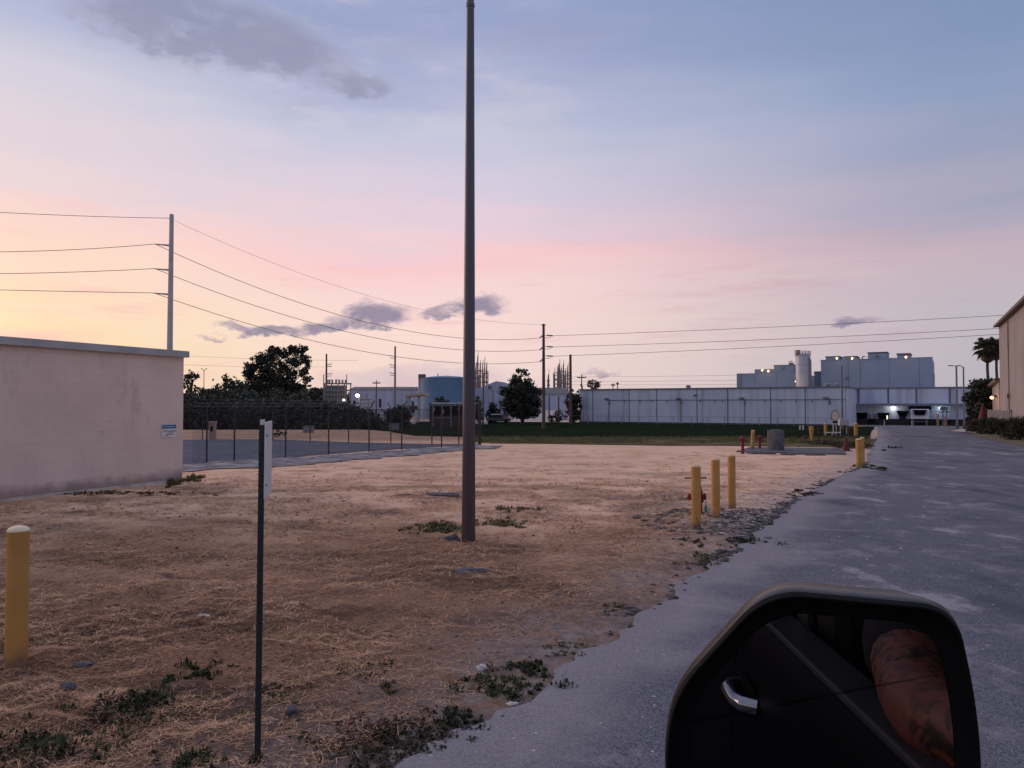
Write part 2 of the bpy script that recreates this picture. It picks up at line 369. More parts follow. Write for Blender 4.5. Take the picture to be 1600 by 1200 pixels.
def npmesh(name, v, f, m, parent=None, loc=(0, 0, 0), smooth=False):
    "v (n,3), f (k,3 or 4) numpy arrays"
    me = bpy.data.meshes.new(name); k = f.shape[1]
    me.vertices.add(len(v)); me.vertices.foreach_set('co', np.ascontiguousarray(v, dtype=np.float32).ravel())
    me.loops.add(f.size); me.loops.foreach_set('vertex_index', np.ascontiguousarray(f, dtype=np.int32).ravel())
    me.polygons.add(len(f)); me.polygons.foreach_set('loop_start', np.arange(0, f.size, k, dtype=np.int32))
    me.polygons.foreach_set('loop_total', np.full(len(f), k, dtype=np.int32))
    if smooth: me.polygons.foreach_set('use_smooth', np.ones(len(f), dtype=bool))
    me.materials.append(m); me.update(calc_edges=True)
    o = bpy.data.objects.new(name, me); COL.objects.link(o); o.location = loc
    if parent: o.parent = parent
    return o
def tag(o, label, cat, group=None):
    o['label'] = label; o['category'] = cat
    if group: o['group'] = group
    return o
def thing(name, label, cat, loc=(0, 0, 0), rz=0.0, group=None):
    o = bpy.data.objects.new(name, None); COL.objects.link(o); o.location = loc; o.rotation_euler = (0, 0, rz); o.empty_display_size = .2
    return tag(o, label, cat, group)
def struct(o): o['kind'] = 'structure'; return o
def stuff(o): o['kind'] = 'stuff'; return o
def dup(root, loc, rz, label, group=None, scale=None):
    def cp(o, par):
        c = o.copy(); COL.objects.link(c)
        if par: c.parent = par
        for ch in list(o.children): cp(ch, c)
        return c
    r = cp(root, None); r.location = loc; r.rotation_euler = (0, 0, rz); r['label'] = label
    if group: r['group'] = group
    if scale: r.scale = scale
    return r

# ------------------------------------------------------------------ road edge
EDGE = [(-4.6, -4.0), (-2.9, -.2), (-1.75, 1.9)] + [tuple(G(px, py)[:2]) for px, py in ((592, 1200), (724, 1140), (825, 1087), (885, 1039), (1010, 950), (1155, 859), (1190, 826), (1242, 784), (1308, 745), (1352, 728), (1366, 690), (1372, 679))] + [(31.0, 64.0), (44, 92), (55, 113)]
EDGE = np.array(EDGE)
_es = np.concatenate([[0], np.cumsum(np.hypot(*np.diff(EDGE, axis=0).T))])
def edge_at_y(y): return np.interp(y, EDGE[:, 1], EDGE[:, 0])

# ------------------------------------------------------------------ ground sheet
def relief(x, y):
    b = (fbm(x/2.2, y/2.2, 1, 3)-.5)*.10 + (fbm(x/.55, y/.55, 5, 3)-.5)*.075*(.35+fbm(x/1.7, y/1.7, 9, 2)) + (fbm(x/.16, y/.16, 11, 2)-.5)*.05
    k = np.clip((10.5-y)/4, 0, 1)*(.4+.9*fbm(x/1.3, y/1.3, 15, 2))
    return b + k*((fbm(x/.24, y/.2, 13, 3)-.5)*.12 + (fbm(x/.09, y/.09, 14, 2)-.5)*.045)
def make_ground():
    def grow(a, st, g, lim):
        out = []; x = a; s = st
        while x < lim: s *= g; x += s; out.append(x)
        return np.array(out)
    dense = np.arange(-9.5, 5.5, .045)
    xs = np.concatenate([-grow(9.5, .045, 1.045, 700)[::-1], dense, grow(5.5, .045, 1.045, 700)])
    yd = np.arange(2.6, 13.5, .045)
    ys = np.concatenate([2.6-grow(0, .045, 1.10, 300)[::-1], yd, grow(13.5, .045, 1.022, 1500)])
    X, Y = np.meshgrid(xs, ys); x = X.ravel(); y = Y.ravel()
    ex = edge_at_y(y); dist = (ex-x)*.88            # metres left of the road edge
    z = gz_np(x, y)
    near = np.clip(1-(y-13)/7, 0, 1)
    fld = np.clip(dist/1.3, 0, 1)
    b = relief(x, y)
    rut = np.sin((x*.93-y*.37)*7.0 + fbm(x/3, y/3, 21, 2)*9)*.008*np.clip(fbm(x/4, y/4, 23, 2)*2-.7, 0, 1)
    z = z + (b+rut)*near*fld*np.clip(1.25-y/60, 0, 1)
    z = np.where(dist < .02, z-.035, z)
    z = np.where((dist >= .02) & (dist < .5), z-.03*(1-dist/.5)+.0, z)
    n = len(xs); mrow = len(ys)
    idx = np.arange(n*mrow).reshape(mrow, n)
    f = np.stack([idx[:-1, :-1].ravel(), idx[:-1, 1:].ravel(), idx[1:, 1:].ravel(), idx[1:, :-1].ravel()], 1)
    # exposed soil, plus foreground shade painted in by nearness; dust by the road
    p1 = fbm(x/1.1, y/.8, 31, 4); p2 = fbm(x/3.5, y/2.6, 41, 3)
    soil = np.clip((p1-.50)*3.2 + (p2-.5)*2.0 + np.clip((8.0-y)/4.0, 0, 1)*.75 + np.clip((-x-2)/8, 0, 1)*.2*(y < 16), 0, 1)
    soil = soil*np.clip(1.45-y/22, .12, 1)
    soil = np.maximum(soil, (.35+.4*fbm(x/2.5, y/2.5, 27, 3))*np.clip((y-37)/3, 0, 1)*np.clip((2-x)/4, 0, 1))
    verge = np.exp(-((dist-.35)/.8)**2)*np.clip(1.4-p1*1.2, 0, 1)
    verge = np.maximum(verge, np.clip(1-dist/.45, 0, 1)*(dist > -.5)*np.clip((fbm(x/.25, y/.25, 57, 3)-.2)*3, .35, 1))
    bl = G(1125, 812); dd = np.hypot(x-bl.x-.35, (y-bl.y-.2)*.85)
    verge = np.maximum(verge, np.clip(1.7-dd/1.15, 0, 1)*np.clip((fbm(x/.4, y/.3, 51, 3)-.30)*4, 0, 1))
    soil = np.maximum(soil, np.clip(1.7-dd/1.2, 0, 1)*np.clip((fbm(x/.35, y/.25, 61, 3)-.42)*6, 0, 1))
    for (px, py, rx, ry, s) in ((690, 775, 1.0, .5, 1), (735, 890, .45, .16, 1), (560, 872, 1.4, .5, .7), (650, 905, 1.2, .4, .7), (300, 968, 1.2, .25, .8), (860, 965, .9, .3, .8), (1010, 775, 1.5, .9, .8), (1060, 790, 1.2, .7, .8), (760, 770, 1.2, .5, .6), (500, 965, .8, .3, .8), (200, 870, 1.6, .25, .5)):
        q = G(px, py); e = ((x-q.x)/rx)**2+((y-q.y)/ry)**2
        soil = np.maximum(soil, s*np.clip(1.5-e, 0, 1)*np.clip((fbm(x/.5, y/.3, 71, 3)-.3)*3.5, 0, 1))
    for tr in (((140, 872), (205, 888), (270, 897), (335, 901), (405, 902)), ((255, 852), (290, 862), (340, 868), (400, 870)), ((560, 905), (660, 906), (760, 898), (880, 884)), ((400, 833), (460, 822), (515, 813)), ((480, 880), (600, 884), (720, 878))):
        Q = [G(*p) for p in tr]; w = .045
        for a_, b_ in zip(Q[:-1], Q[1:]):
            dx, dy = b_.x-a_.x, b_.y-a_.y; tt = np.clip(((x-a_.x)*dx+(y-a_.y)*dy)/(dx*dx+dy*dy), 0, 1)
            dd_ = np.hypot(x-a_.x-tt*dx, y-a_.y-tt*dy); k_ = np.clip(1.4-dd_/w, 0, 1)
            soil = np.maximum(soil, k_*np.clip((fbm(x/.5, y/.5, 67, 2)-.3)*3, 0, .9)); z = z-k_*.012
    o = npmesh('dirt_ground', np.stack([x, y, z], 1), f, m_ground(), smooth=True)
    mulch = np.clip((15.5-y)/8+(fbm(x/1.6, y/1.1, 37, 4)-.5)*1.1, 0, 1)*np.clip(1.3-np.clip((x-1.5)/5, 0, .7), 0, 1)  # mulch cover, also carrying the painted foreground shade: near dark, far pale
    mulch = np.maximum(mulch, np.clip((fbm(x/.5, y/.35, 43, 4)-.60)*5, 0, .6)*(y < 30))
    for nm, a in (('soil', soil), ('dust', verge), ('mulch', mulch)):
        at = o.data.attributes.new(nm, 'FLOAT', 'POINT'); at.data.foreach_set('value', a.astype(np.float32))
    return struct(o)
def gheight_near(x, y):
    "same relief as the sheet (for things lying on it)"
    x = np.asarray(x, float); y = np.asarray(y, float)
    dist = (edge_at_y(y)-x)*.88; fld = np.clip(dist/1.3, 0, 1); near = np.clip(1-(y-13)/7, 0, 1)
    b = relief(x, y)
    z = gz_np(x, y)+b*near*fld*np.clip(1.25-y/60, 0, 1)
    return np.where((dist >= .02) & (dist < .5), z-.03*(1-dist/.5), np.where(dist < .02, gz_np(x, y)+.004, z))
def GH(px, py):
    q = G(px, py); q.z = float(gheight_near([q.x], [q.y])[0]); return q
def nodes_of(name):
    m = bpy.data.materials.new(name); m.use_nodes = True; return m, m.node_tree.nodes, m.node_tree.links
def m_ground():
    m, N, L = nodes_of('dirt_and_straw'); b = N['Principled BSDF']; b.inputs['Roughness'].default_value = 1.0; b.inputs['Specular IOR Level'].default_value = 0.0
    g = N.new('ShaderNodeNewGeometry')
    def noise(scale, detail=5, rough=.6, sc=(1, 1, 1)):
        mp = N.new('ShaderNodeMapping'); mp.inputs['Scale'].default_value = sc; L.new(g.outputs['Position'], mp.inputs[0])
        n = N.new('ShaderNodeTexNoise'); n.inputs['Scale'].default_value = scale; n.inputs['Detail'].default_value = detail; n.inputs['Roughness'].default_value = rough
        L.new(mp.outputs[0], n.inputs['Vector']); return n.outputs[0]
    def rng(x, a, c, lo=0.0, hi=1.0):
        r = N.new('ShaderNodeMapRange'); r.interpolation_type = 'SMOOTHSTEP'; L.new(x, r.inputs[0])
        r.inputs[1].default_value = a; r.inputs[2].default_value = c; r.inputs[3].default_value = lo; r.inputs[4].default_value = hi; return r.outputs[0]
    def mix(f, a, c):
        x = N.new('ShaderNodeMix'); x.data_type = 'RGBA'
        for s, k in ((f, 0), (a, 6), (c, 7)):
            if isinstance(s, tuple): x.inputs[k].default_value = s
            elif isinstance(s, float): x.inputs[k].default_value = s
            else: L.new(s, x.inputs[k])
        return x.outputs[2]
    def attr(n):
        a = N.new('ShaderNodeAttribute'); a.attribute_name = n; return a.outputs['Fac']
    def mul(a, c):
        x = N.new('ShaderNodeMath'); x.operation = 'MULTIPLY'; L.new(a, x.inputs[0])
        if isinstance(c, float): x.inputs[1].default_value = c
        else: L.new(c, x.inputs[1])
        return x.outputs[0]
    sand = mix(rng(noise(.5, 5, .6), .35, .68), (.80, .525, .375, 1), (.68, .44, .305, 1))
    sand = mix(rng(noise(6, 7, .75, (1, 1.8, 1)), .54, .72, 0, .4), sand, (.55, .335, .265, 1))
    straw = mix(rng(noise(24, 8, .78, (1, 2.2, 1)), .36, .64), (.62, .355, .225, 1), (.27, .15, .10, 1))
    soil = mix(rng(noise(9, 6, .65), .35, .65), (.085, .055, .046, 1), (.19, .125, .10, 1))
    base = mix(attr('mulch'), sand, straw)  # near-to-far blend also bakes the foreground shade into the base colour
    c = mix(mul(attr('soil'), rng(noise(14, 5, .7), .30, .55, .35, 1.0)), base, soil)
    c = mix(mul(rng(noise(60, 5, .75, (1, 2.5, 1)), .52, .68, 0, .8), rng(attr('mulch'), 0.0, 1.0, .5, 1.0)), c, (.06, .036, .03, 1))
    c = mix(mul(rng(noise(7, 6, .75, (1, 2, 1)), .58, .72, 0, .7), rng(attr('mulch'), 0.0, 1.0, .55, 1.0)), c, (.12, .074, .058, 1))
    dust = mix(rng(noise(6, 6, .7), .35, .65), (.48, .40, .385, 1), (.27, .225, .22, 1))
    c = mix(mul(attr('dust'), rng(noise(5, 5, .7), .30, .6, .2, 1.0)), c, dust)
    L.new(c, b.inputs['Base Color'])
    bp = N.new('ShaderNodeBump'); L.new(rng(attr('mulch'), 0.0, 1.0, .22, 1.0), bp.inputs['Strength']); bp.inputs['Distance'].default_value = .06
    L.new(noise(22, 8, .75), bp.inputs['Height'])
    bp2 = N.new('ShaderNodeBump'); L.new(rng(attr('mulch'), 0.0, 1.0, .15, .8), bp2.inputs['Strength']); bp2.inputs['Distance'].default_value = .012
    L.new(noise(120, 4, .7), bp2.inputs['Height']); L.new(bp.outputs[0], bp2.inputs['Normal']); L.new(bp2.outputs[0], b.inputs['Normal'])
    return m
ground = make_ground()

def strip(name, A, B, m, zoff, n=160, jit=0.0, cols=8, jscale=.35, jit2=None):
    "sheet between two plan polylines, following the terrain"
    def res(Pl):
        Pl = np.array(Pl, float); s = np.concatenate([[0], np.cumsum(np.hypot(*np.diff(Pl, axis=0).T))]); t = (np.linspace(0, 1, n)**1.6)*s[-1]
        return np.stack([np.interp(t, s, Pl[:, 0]), np.interp(t, s, Pl[:, 1])], 1)
    a = res(A); b = res(B)
    def j(p, k, am):
        nn = np.array([-1, .5]); w = (fbm(p[:, 0]/jscale, p[:, 1]/jscale, k, 3)-.5)*2*am
        return p+w[:, None]*nn
    if jit: a = j(a, 81, jit); b = j(b, 91, jit if jit2 is None else jit2)
    rows = [a+(b-a)*((k/cols)**1.7) for k in range(cols+1)]
    v = np.concatenate([np.concatenate([r, (gz_np(r[:, 0], r[:, 1])+zoff)[:, None]], 1) for r in rows])
    idx = np.arange(len(v)).reshape(cols+1, n)
    f = np.stack([idx[:-1, :-1].ravel(), idx[1:, :-1].ravel(), idx[1:, 1:].ravel(), idx[:-1, 1:].ravel()], 1)
    o = npmesh(name, v, f, m, smooth=True); at = o.data.attributes.new('edge', 'FLOAT', 'POINT')
    dd = np.concatenate([np.hypot(*(r-a).T) for r in rows]); at.data.foreach_set('value', np.clip(1-dd/1.05, 0, 1).astype(np.float32))
    return struct(o)
def m_road():
    m, N, L = nodes_of('dusty_asphalt'); b = N['Principled BSDF']; b.inputs['Roughness'].default_value = .9; b.inputs['Specular IOR Level'].default_value = .05
    g = N.new('ShaderNodeNewGeometry')
    def noise(scale, detail=5, rough=.6, sc=(1, 1, 1), rot=0):
        mp = N.new('ShaderNodeMapping'); mp.inputs['Scale'].default_value = sc; mp.inputs['Rotation'].default_value = (0, 0, rot); L.new(g.outputs['Position'], mp.inputs[0])
        n = N.new('ShaderNodeTexNoise'); n.inputs['Scale'].default_value = scale; n.inputs['Detail'].default_value = detail; n.inputs['Roughness'].default_value = rough
        L.new(mp.outputs[0], n.inputs['Vector']); return n.outputs[0]
    def rng(x, a, c, lo=0.0, hi=1.0):
        r = N.new('ShaderNodeMapRange'); r.interpolation_type = 'SMOOTHSTEP'; L.new(x, r.inputs[0])
        r.inputs[1].default_value = a; r.inputs[2].default_value = c; r.inputs[3].default_value = lo; r.inputs[4].default_value = hi; return r.outputs[0]
    def mix(f, a, c):
        x = N.new('ShaderNodeMix'); x.data_type = 'RGBA'
        for s, k in ((f, 0), (a, 6), (c, 7)):
            if isinstance(s, tuple): x.inputs[k].default_value = s
            else: L.new(s, x.inputs[k])
        return x.outputs[2]
    def mul(a, c, op='MULTIPLY'):
        x = N.new('ShaderNodeMath'); x.operation = op; L.new(a, x.inputs[0])
        if isinstance(c, float): x.inputs[1].default_value = c
        else: L.new(c, x.inputs[1])
        return x.outputs[0]
    at = N.new('ShaderNodeAttribute'); at.attribute_name = 'edge'; edge = at.outputs['Fac']
    pale = mix(rng(noise(60, 4, .8), .35, .65), (.37, .35, .375, 1), (.23, .22, .245, 1))
    c = mix(rng(noise(90, 4, .85), .42, .58), (.048, .050, .068, 1), (.20, .20, .235, 1))
    c = mix(rng(noise(210, 2, .5), .60, .70, 0, .9), c, (.34, .33, .36, 1))
    c = mix(rng(noise(1.2, 6, .62, (.9, .6, 1), ROAD_A), .53, .70, 0, .6), c, pale)
    c = mix(rng(noise(.45, 6, .65, (1.3, .7, 1), ROAD_A), .50, .66, 0, .65), c, (.066, .068, .086, 1))
    c = mix(rng(noise(.55, 6, .65, (1.0, .7, 1), .2), .56, .64, 0, .85), c, pale)
    c = mix(rng(noise(2.0, 5, .6, (.7, 1, 1), ROAD_A), .55, .72, 0, .5), c, pale)
    c = mix(rng(noise(4.0, 4, .6), .56, .72, 0, .4), c, (.05, .052, .066, 1))
    c = mix(mul(rng(mul(mul(edge, .8), mul(noise(.8, 4, .55), 1.25), 'ADD'), .72, 1.22), rng(noise(55, 4, .8), .30, .62, .35, .95)), c, mix(rng(noise(120, 3, .8), .38, .62), (.34, .312, .325, 1), (.20, .187, .20, 1)))
    L.new(c, b.inputs['Base Color'])
    bp = N.new('ShaderNodeBump'); bp.inputs['Strength'].default_value = .5; bp.inputs['Distance'].default_value = .006; L.new(noise(150, 4, .7), bp.inputs['Height']); L.new(bp.outputs[0], b.inputs['Normal'])
    return m
RB = [(1.2, -9), (6.3, 0.6), (14.5, 16)]+[tuple(G(px, py)[:2]) for px, py in ((1640, 706), (1600, 698), (1535, 684), (1495, 674))]+[(38, 66), (52, 88), (72, 108)]
road = strip('road', EDGE, RB, m_road(), .006, n=700, jit=.16, cols=14, jit2=.15)
M_GRAVEL = mat('dark_gravel', (.095, .10, .132), (.155, .158, .195), rough=1, spec=0, nscale=14, ndetail=6, bump=.6, bscale=60, streak=((.20, .20, .235), (.5, 2.2, 1), .45, .7, .7), coord='Position')
fa, fb, fc = G(330, 728), G(752, 696), G(300, 686)
lot_near = [(-22, 12.5), (-13, 19.2), (-9.0, 23.0), tuple(G(447, 715.5)[:2]), tuple(G(577, 705)[:2]), tuple(G(690, 698)[:2]), tuple(G(752, 695)[:2])]
lot_far = [(-40, 40)]+[tuple(G(px, py)[:2]) for px, py in ((285, 687), (427, 687), (545, 691), (650, 693.5), (752, 694.5))]
strip('gravel_lot', lot_near, lot_far, M_GRAVEL, .012, n=90, jit=.12, cols=10)
cs_a = [(-21, 8.5), (-11.5, 17.0)]+[tuple(G(px, py)[:2]) for px, py in ((288, 737), (400, 731), (520, 722), (640, 712), (730, 704), (778, 700))]
cs_b = [(-22, 11.0), (-12.6, 19.0)]+[tuple(G(px, py)[:2]) for px, py in ((288, 726), (400, 719), (520, 711), (640, 702), (730, 697), (776, 696.5))]
M_STRIP = mat('pale_crushed_strip', (.30, .275, .285), (.13, .12, .13), rough=1, spec=0, nscale=3.2, ndetail=7, bump=.7, bscale=25, coord='Position', streak=((.46, .43, .43), (1.2, 3.5, 1), .5, .66, .9))
strip('limerock_strip', cs_a, cs_b, M_STRIP, .022, n=140, jit=.7, cols=6, jscale=.8)
# grass beyond
M_GRASSD = mat('grass_dark', (.013, .021, .013), (.021, .027, .017), rough=1, spec=0, nscale=.35, bump=.8, bscale=9, coord='Position', streak=((.012, .019, .011), (.6, .15, 1), .4, .7, .8))
M_GRASSO = mat('grass_olive', (.13, .105, .060), (.075, .075, .038), rough=1, spec=0, nscale=.5, bump=.7, bscale=12, coord='Position', streak=((.30, .20, .13), (.5, 1.5, 1), .5, .7, .8))
go_a = [tuple(G(px, py)[:2]) for px, py in ((752, 692.5), (860, 694), (960, 695.5), (1060, 697), (1150, 697), (1250, 698.5), (1352, 700))]
go_b = [tuple(G(px, py)[:2]) for px, py in ((745, 682), (860, 682.5), (960, 683), (1060, 683.5), (1150, 684), (1250, 685), (1366, 686))]
strip('grass_verge', go_a, go_b, M_GRASSO, .015, n=120, jit=.55, cols=10, jscale=1.1)
gd_b = [(-90, 150), (-40, 150), (0, 145), (14, 139), (50, 118), (54, 113)]
gd_a = [(-48, 71)]+[tuple(G(px, py)[:2]) for px, py in ((300, 669.5), (450, 669.5), (560, 671), (640, 681), (740, 683), (860, 683.5), (960, 684), (1060, 684.5), (1150, 685), (1250, 685.5), (1364, 686))]
strip('grass_field', gd_a, gd_b, M_GRASSD, .022, n=140, jit=.7, cols=20, jscale=1.6)
strip('apron', [(53, 111), (56.2, 123)], [(84, 98), (86, 108)], mat('apron_concrete', (.20, .20, .215), (.15, .15, .165), rough=.9, nscale=.5, coord='Position'), .014, n=12, cols=4)
strip('far_road', [(-60, 150), (-20, 149), (12, 143)], [(-62, 156), (-20, 155), (12, 149)], mat('far_road_concrete', (.52, .50, .50), (.46, .44, .44), rough=.9, nscale=.3, coord='Position'), .03, n=30, cols=3)
M_VERGE = mat('right_verge', (.10, .095, .055), (.16, .12, .085), rough=.95, nscale=1.2, bump=.6, bscale=14, coord='Position')
rv_a = [tuple(G(px, py)[:2]) for px, py in ((1660, 710), (1602, 699), (1540, 686), (1512, 678))]
strip('planting_bed', rv_a, [(34, 36), (37, 43), (41, 52), (45, 62)], M_VERGE, .02, n=60, jit=.2, cols=6)
strip('pavement', [tuple(G(1494, 675)[:2]), tuple(G(1510, 676.5)[:2]), tuple(G(1545, 678)[:2])], [tuple(G(1500, 671)[:2]), tuple(G(1518, 672)[:2]), tuple(G(1550, 673)[:2])], M_CONCP, .05, n=12, cols=3)

# ------------------------------------------------------------------ left building
WD = Vector((1.71, 3.9, 0)).normalized(); WN = Vector((WD.y, -WD.x, 0))      # along the wall (away), out of the wall
WC = G(285, 751.5); WC.z = 0
def left_building():
    rz = math.atan2(WD.y, WD.x)                # local x runs along the wall away from the camera; outward is local -y
    t = thing('block_building', 'long low pinkish block building with grey metal coping at the left edge', 'building', WC, rz)
    H = 3.06
    MB().box(-11.0, -.004, .03, 8.0, -.3, H).build('wall', M_WALL, t)
    ch, cw, g = .2, .4, .0009
    base = MB().box(0, cw-g, 0, .03, 0, ch-g).build('block', M_WALL, t, bevel=.0012)
    half = MB().box(0, cw/2-g, 0, .03, 0, ch-g).build('block', M_WALL, t, bevel=.0012)
    first = {'f': True, 'h': True}
    rows = 15; cols = 14
    for r in range(rows):
        z = .06+r*ch; off = (r % 2)*cw/2
        x = -cw*cols
        items = []
        if off: items.append(('h', -cw/2)); xs = [-(cw/2)-cw*(k+1) for k in range(cols)]
        else: xs = [-cw*(k+1) for k in range(cols)]
        items += [('f', q) for q in xs]
        for kd, q in items:
            src = base if kd == 'f' else half
            if first[kd]: o = src; first[kd] = False
            else:
                o = src.copy(); COL.objects.link(o); o.parent = t
            o.location = (q+g/2, random.uniform(-.0012, .0006), z+g/2)
    MB().box(-11.0, -cw*cols-cw/2-.002, .0, .0295, -.3, H).build('wall_face', M_WALL, t)
    MB().box(-cw*cols-cw/2, 0, -.012, .0295, -.3, .058).build('footing', M_CONCP, t)
    cp = MB(); cp.box(-11.1, .07, -.09, .40, H, H+.045); cp.box(-11.1, .07, -.10, -.088, H-.10, H+.05); cp.box(.06, .075, -.10, 8.05, H-.10, H+.05)
    cp.build('coping', M_COPING, t)
    return t, rz
lb, LBRZ = left_building()
def wall_sign():
    p = WC - WD*.42 + WN*.012
    t = thing('wall_sign', 'small white notice with blue header fixed to the block wall', 'sign', (p.x, p.y, 1.06), LBRZ)
    w, h = .42, .31
    MB().box(-w/2, w/2, -.006, .004, 0, h).build('sign_plate', M_SIGNW, t)
    MB().box(-w/2+.012, w/2-.012, -.0085, -.0062, h-.105, h-.015).build('blue_header', mat('sign_blue', (.03, .12, .26), rough=.5), t)
    def txt(s, size, x, z, m, nm):
        c = bpy.data.curves.new(nm, 'FONT'); c.body = s; c.size = size; c.align_x = 'CENTER'; c.extrude = .0006
        tmp = bpy.data.objects.new(nm, c); COL.objects.link(tmp); dg = bpy.context.evaluated_depsgraph_get()
        me = bpy.data.meshes.new_from_object(tmp.evaluated_get(dg)); bpy.data.objects.remove(tmp); me.materials.clear(); me.materials.append(m)
        o = bpy.data.objects.new(nm, me); COL.objects.link(o); o.parent = t
        o.location = (x, -.0095, z); o.rotation_euler = (R(90), 0, 0)
    ink = mat('sign_ink', (.02, .02, .03), rough=.6)
    txt('No Trespassing', .058, 0, .13, ink, 'lettering')
    for k, (z, a, b_) in enumerate(((.095, -.06, .12), (.062, -.09, .15), (.032, -.15, -.02))):
        MB().box(a, b_, -.0075, -.0062, z, z+.011).build('fine_print', ink, t)
    MB().box(-.16, .16, -.0105, -.0088, h-.068, h-.05).build('header_print', mat('sign_palebl', (.30, .42, .55), rough=.5), t)
wall_sign()

# ------------------------------------------------------------------ bollards
def base_dirt(m, zmax, col, amt=.8, scuff=(.16, .10, .05)):
    "mud splash with an uneven upper edge, and worn scuffs"
    nt = m.node_tree; N = nt.nodes; L = nt.links; b = N['Principled BSDF']; src = b.inputs['Base Color'].links[0].from_socket
    tc = N.new('ShaderNodeTexCoord'); sp = N.new('ShaderNodeSeparateXYZ'); L.new(tc.outputs['Object'], sp.inputs[0]); oi = N.new('ShaderNodeObjectInfo')
    va = N.new('ShaderNodeVectorMath'); va.operation = 'ADD'; L.new(tc.outputs['Object'], va.inputs[0]); L.new(oi.outputs['Location'], va.inputs[1])
    def noise(scale, det):
        n = N.new('ShaderNodeTexNoise'); n.inputs['Scale'].default_value = scale; n.inputs['Detail'].default_value = det; n.inputs['Roughness'].default_value = .7; L.new(va.outputs[0], n.inputs['Vector']); return n.outputs[0]
    def rng(x, a, c, lo, hi):
        r = N.new('ShaderNodeMapRange'); r.interpolation_type = 'SMOOTHSTEP'; L.new(x, r.inputs[0])
        for k, v in zip((1, 2, 3, 4), (a, c, lo, hi)): r.inputs[k].default_value = v
        return r.outputs[0]
    def mix(f, a, c):
        x = N.new('ShaderNodeMix'); x.data_type = 'RGBA'; L.new(f, x.inputs[0]); L.new(a, x.inputs[6]); x.inputs[7].default_value = c+(1,); return x.outputs[2]
    ma = N.new('ShaderNodeMath'); ma.operation = 'MULTIPLY_ADD'; L.new(noise(14, 5), ma.inputs[0]); ma.inputs[1].default_value = -zmax*1.3; L.new(sp.outputs[2], ma.inputs[2])
    c = mix(rng(noise(9, 6), .62, .70, 0, .55), src, scuff)
    c = mix(rng(ma.outputs[0], -zmax*.55, zmax*.35, amt, 0), c, col)
    L.new(c, b.inputs['Base Color'])
base_dirt(M_YELLOW, .16, (.16, .10, .07)); base_dirt(M_YELLOW_OLD, .2, (.15, .10, .07))
def make_bollard(label, loc, h, d, cap=M_CAP, body=M_YELLOW, group='yellow bollards', lean=0.0):
    t = thing('bollard', label, 'bollard', loc, random.random()*6, group)
    r = d/2
    MB().lathe([(r, -.25), (r, h*.5), (r, h-.013)], 24).build('pipe', body, t, smooth=True)
    MB().lathe([(r*1.0, h-.0125), (r*.99, h-.006), (r*.88, h+.007), (r*.62, h+.017), (r*.3, h+.023), (r*.04, h+.025)], 24).build('dome_cap', cap, t, smooth=True)
    if lean: t.rotation_euler = (0, lean, 0)
    return t
def bol(px, ytop, ybot, wpx, label, **k):
    q = GH(px, ybot); s = q.y/F_PX
    return make_bollard(label, (q.x, q.y, q.z), (ybot-ytop)*s-.02, wpx*s*math.cos(math.atan2(q.x, q.y)), **k)
bol(25, 832, 1048, 37, 'large yellow bollard with white domed cap at the near left edge', cap=M_CAPW)
bol(1088, 724, 823, 15, 'chipped yellow bollard directly in front of the red hydrant', cap=M_CAP)
def chips():
    t = bpy.data.objects['bollard.001']; r = 15*t.location.y/F_PX/2*1.004; rg = random.Random(4); t.rotation_euler = (0, 0, 0)
    for (a0, z0, w, h_) in ((-1.45, .10, .35, .10), (-1.75, .16, .25, .06), (-1.2, .05, .5, .04), (-1.95, .03, .3, .05)):
        pts = []
        for k in range(9):
            q = k/9*math.tau; rr = .6+.4*rg.random(); pts.append((a0+math.cos(q)*w*rr*.5, z0+math.sin(q)*h_*rr*.5))
        MB().add([(r*math.cos(a), r*math.sin(a), z) for a, z in pts], [tuple(range(9))]).build('chipped_paint', M_ROCK, t)
chips()
bol(1118.5, 715, 808, 13.5, 'middle yellow bollard of the row of three beside the hydrant')
bol(1143.5, 710, 794, 12.5, 'far yellow bollard of the row of three, nearest the road')
bol(1342, 684, 731, 9.5, 'yellow bollard at the road edge standing in front of its twin', body=M_YELLOW_OLD)
bol(1347.5, 682, 727, 7.5, 'yellow bollard half hidden behind its twin at the road edge', body=M_YELLOW_OLD)
bol(1175, 672, 703, 6, 'slightly leaning yellow bollard between two red standpipes', lean=R(4), body=M_YELLOW_OLD)
bol(1208, 672, 700, 5.5, 'yellow bollard mostly hidden behind the concrete cylinder', body=M_YELLOW_OLD)
bol(1290, 661, 680, 5.2, 'distant yellow bollard left of the pale oval panel', body=M_YELLOW_OLD)
bol(1337.5, 661, 682, 6.2, 'distant yellow bollard beside the road, above the near road-edge pair', body=M_YELLOW_OLD)
def taper_bollard():
    q = G(1268, 692); s = q.y/F_PX
    t = thing('marker_stake', 'yellow marker stake tapering to a point in the grass', 'stake', q)
    MB().lathe([(.04*.6, -.1), (2.0*s, 8*s), (3.6*s, 24*s), (3.6*s, 25.5*s), (.5*s, 26*s)], 14).build('stake', M_YELLOW_OLD, t, smooth=True)
taper_bollard()

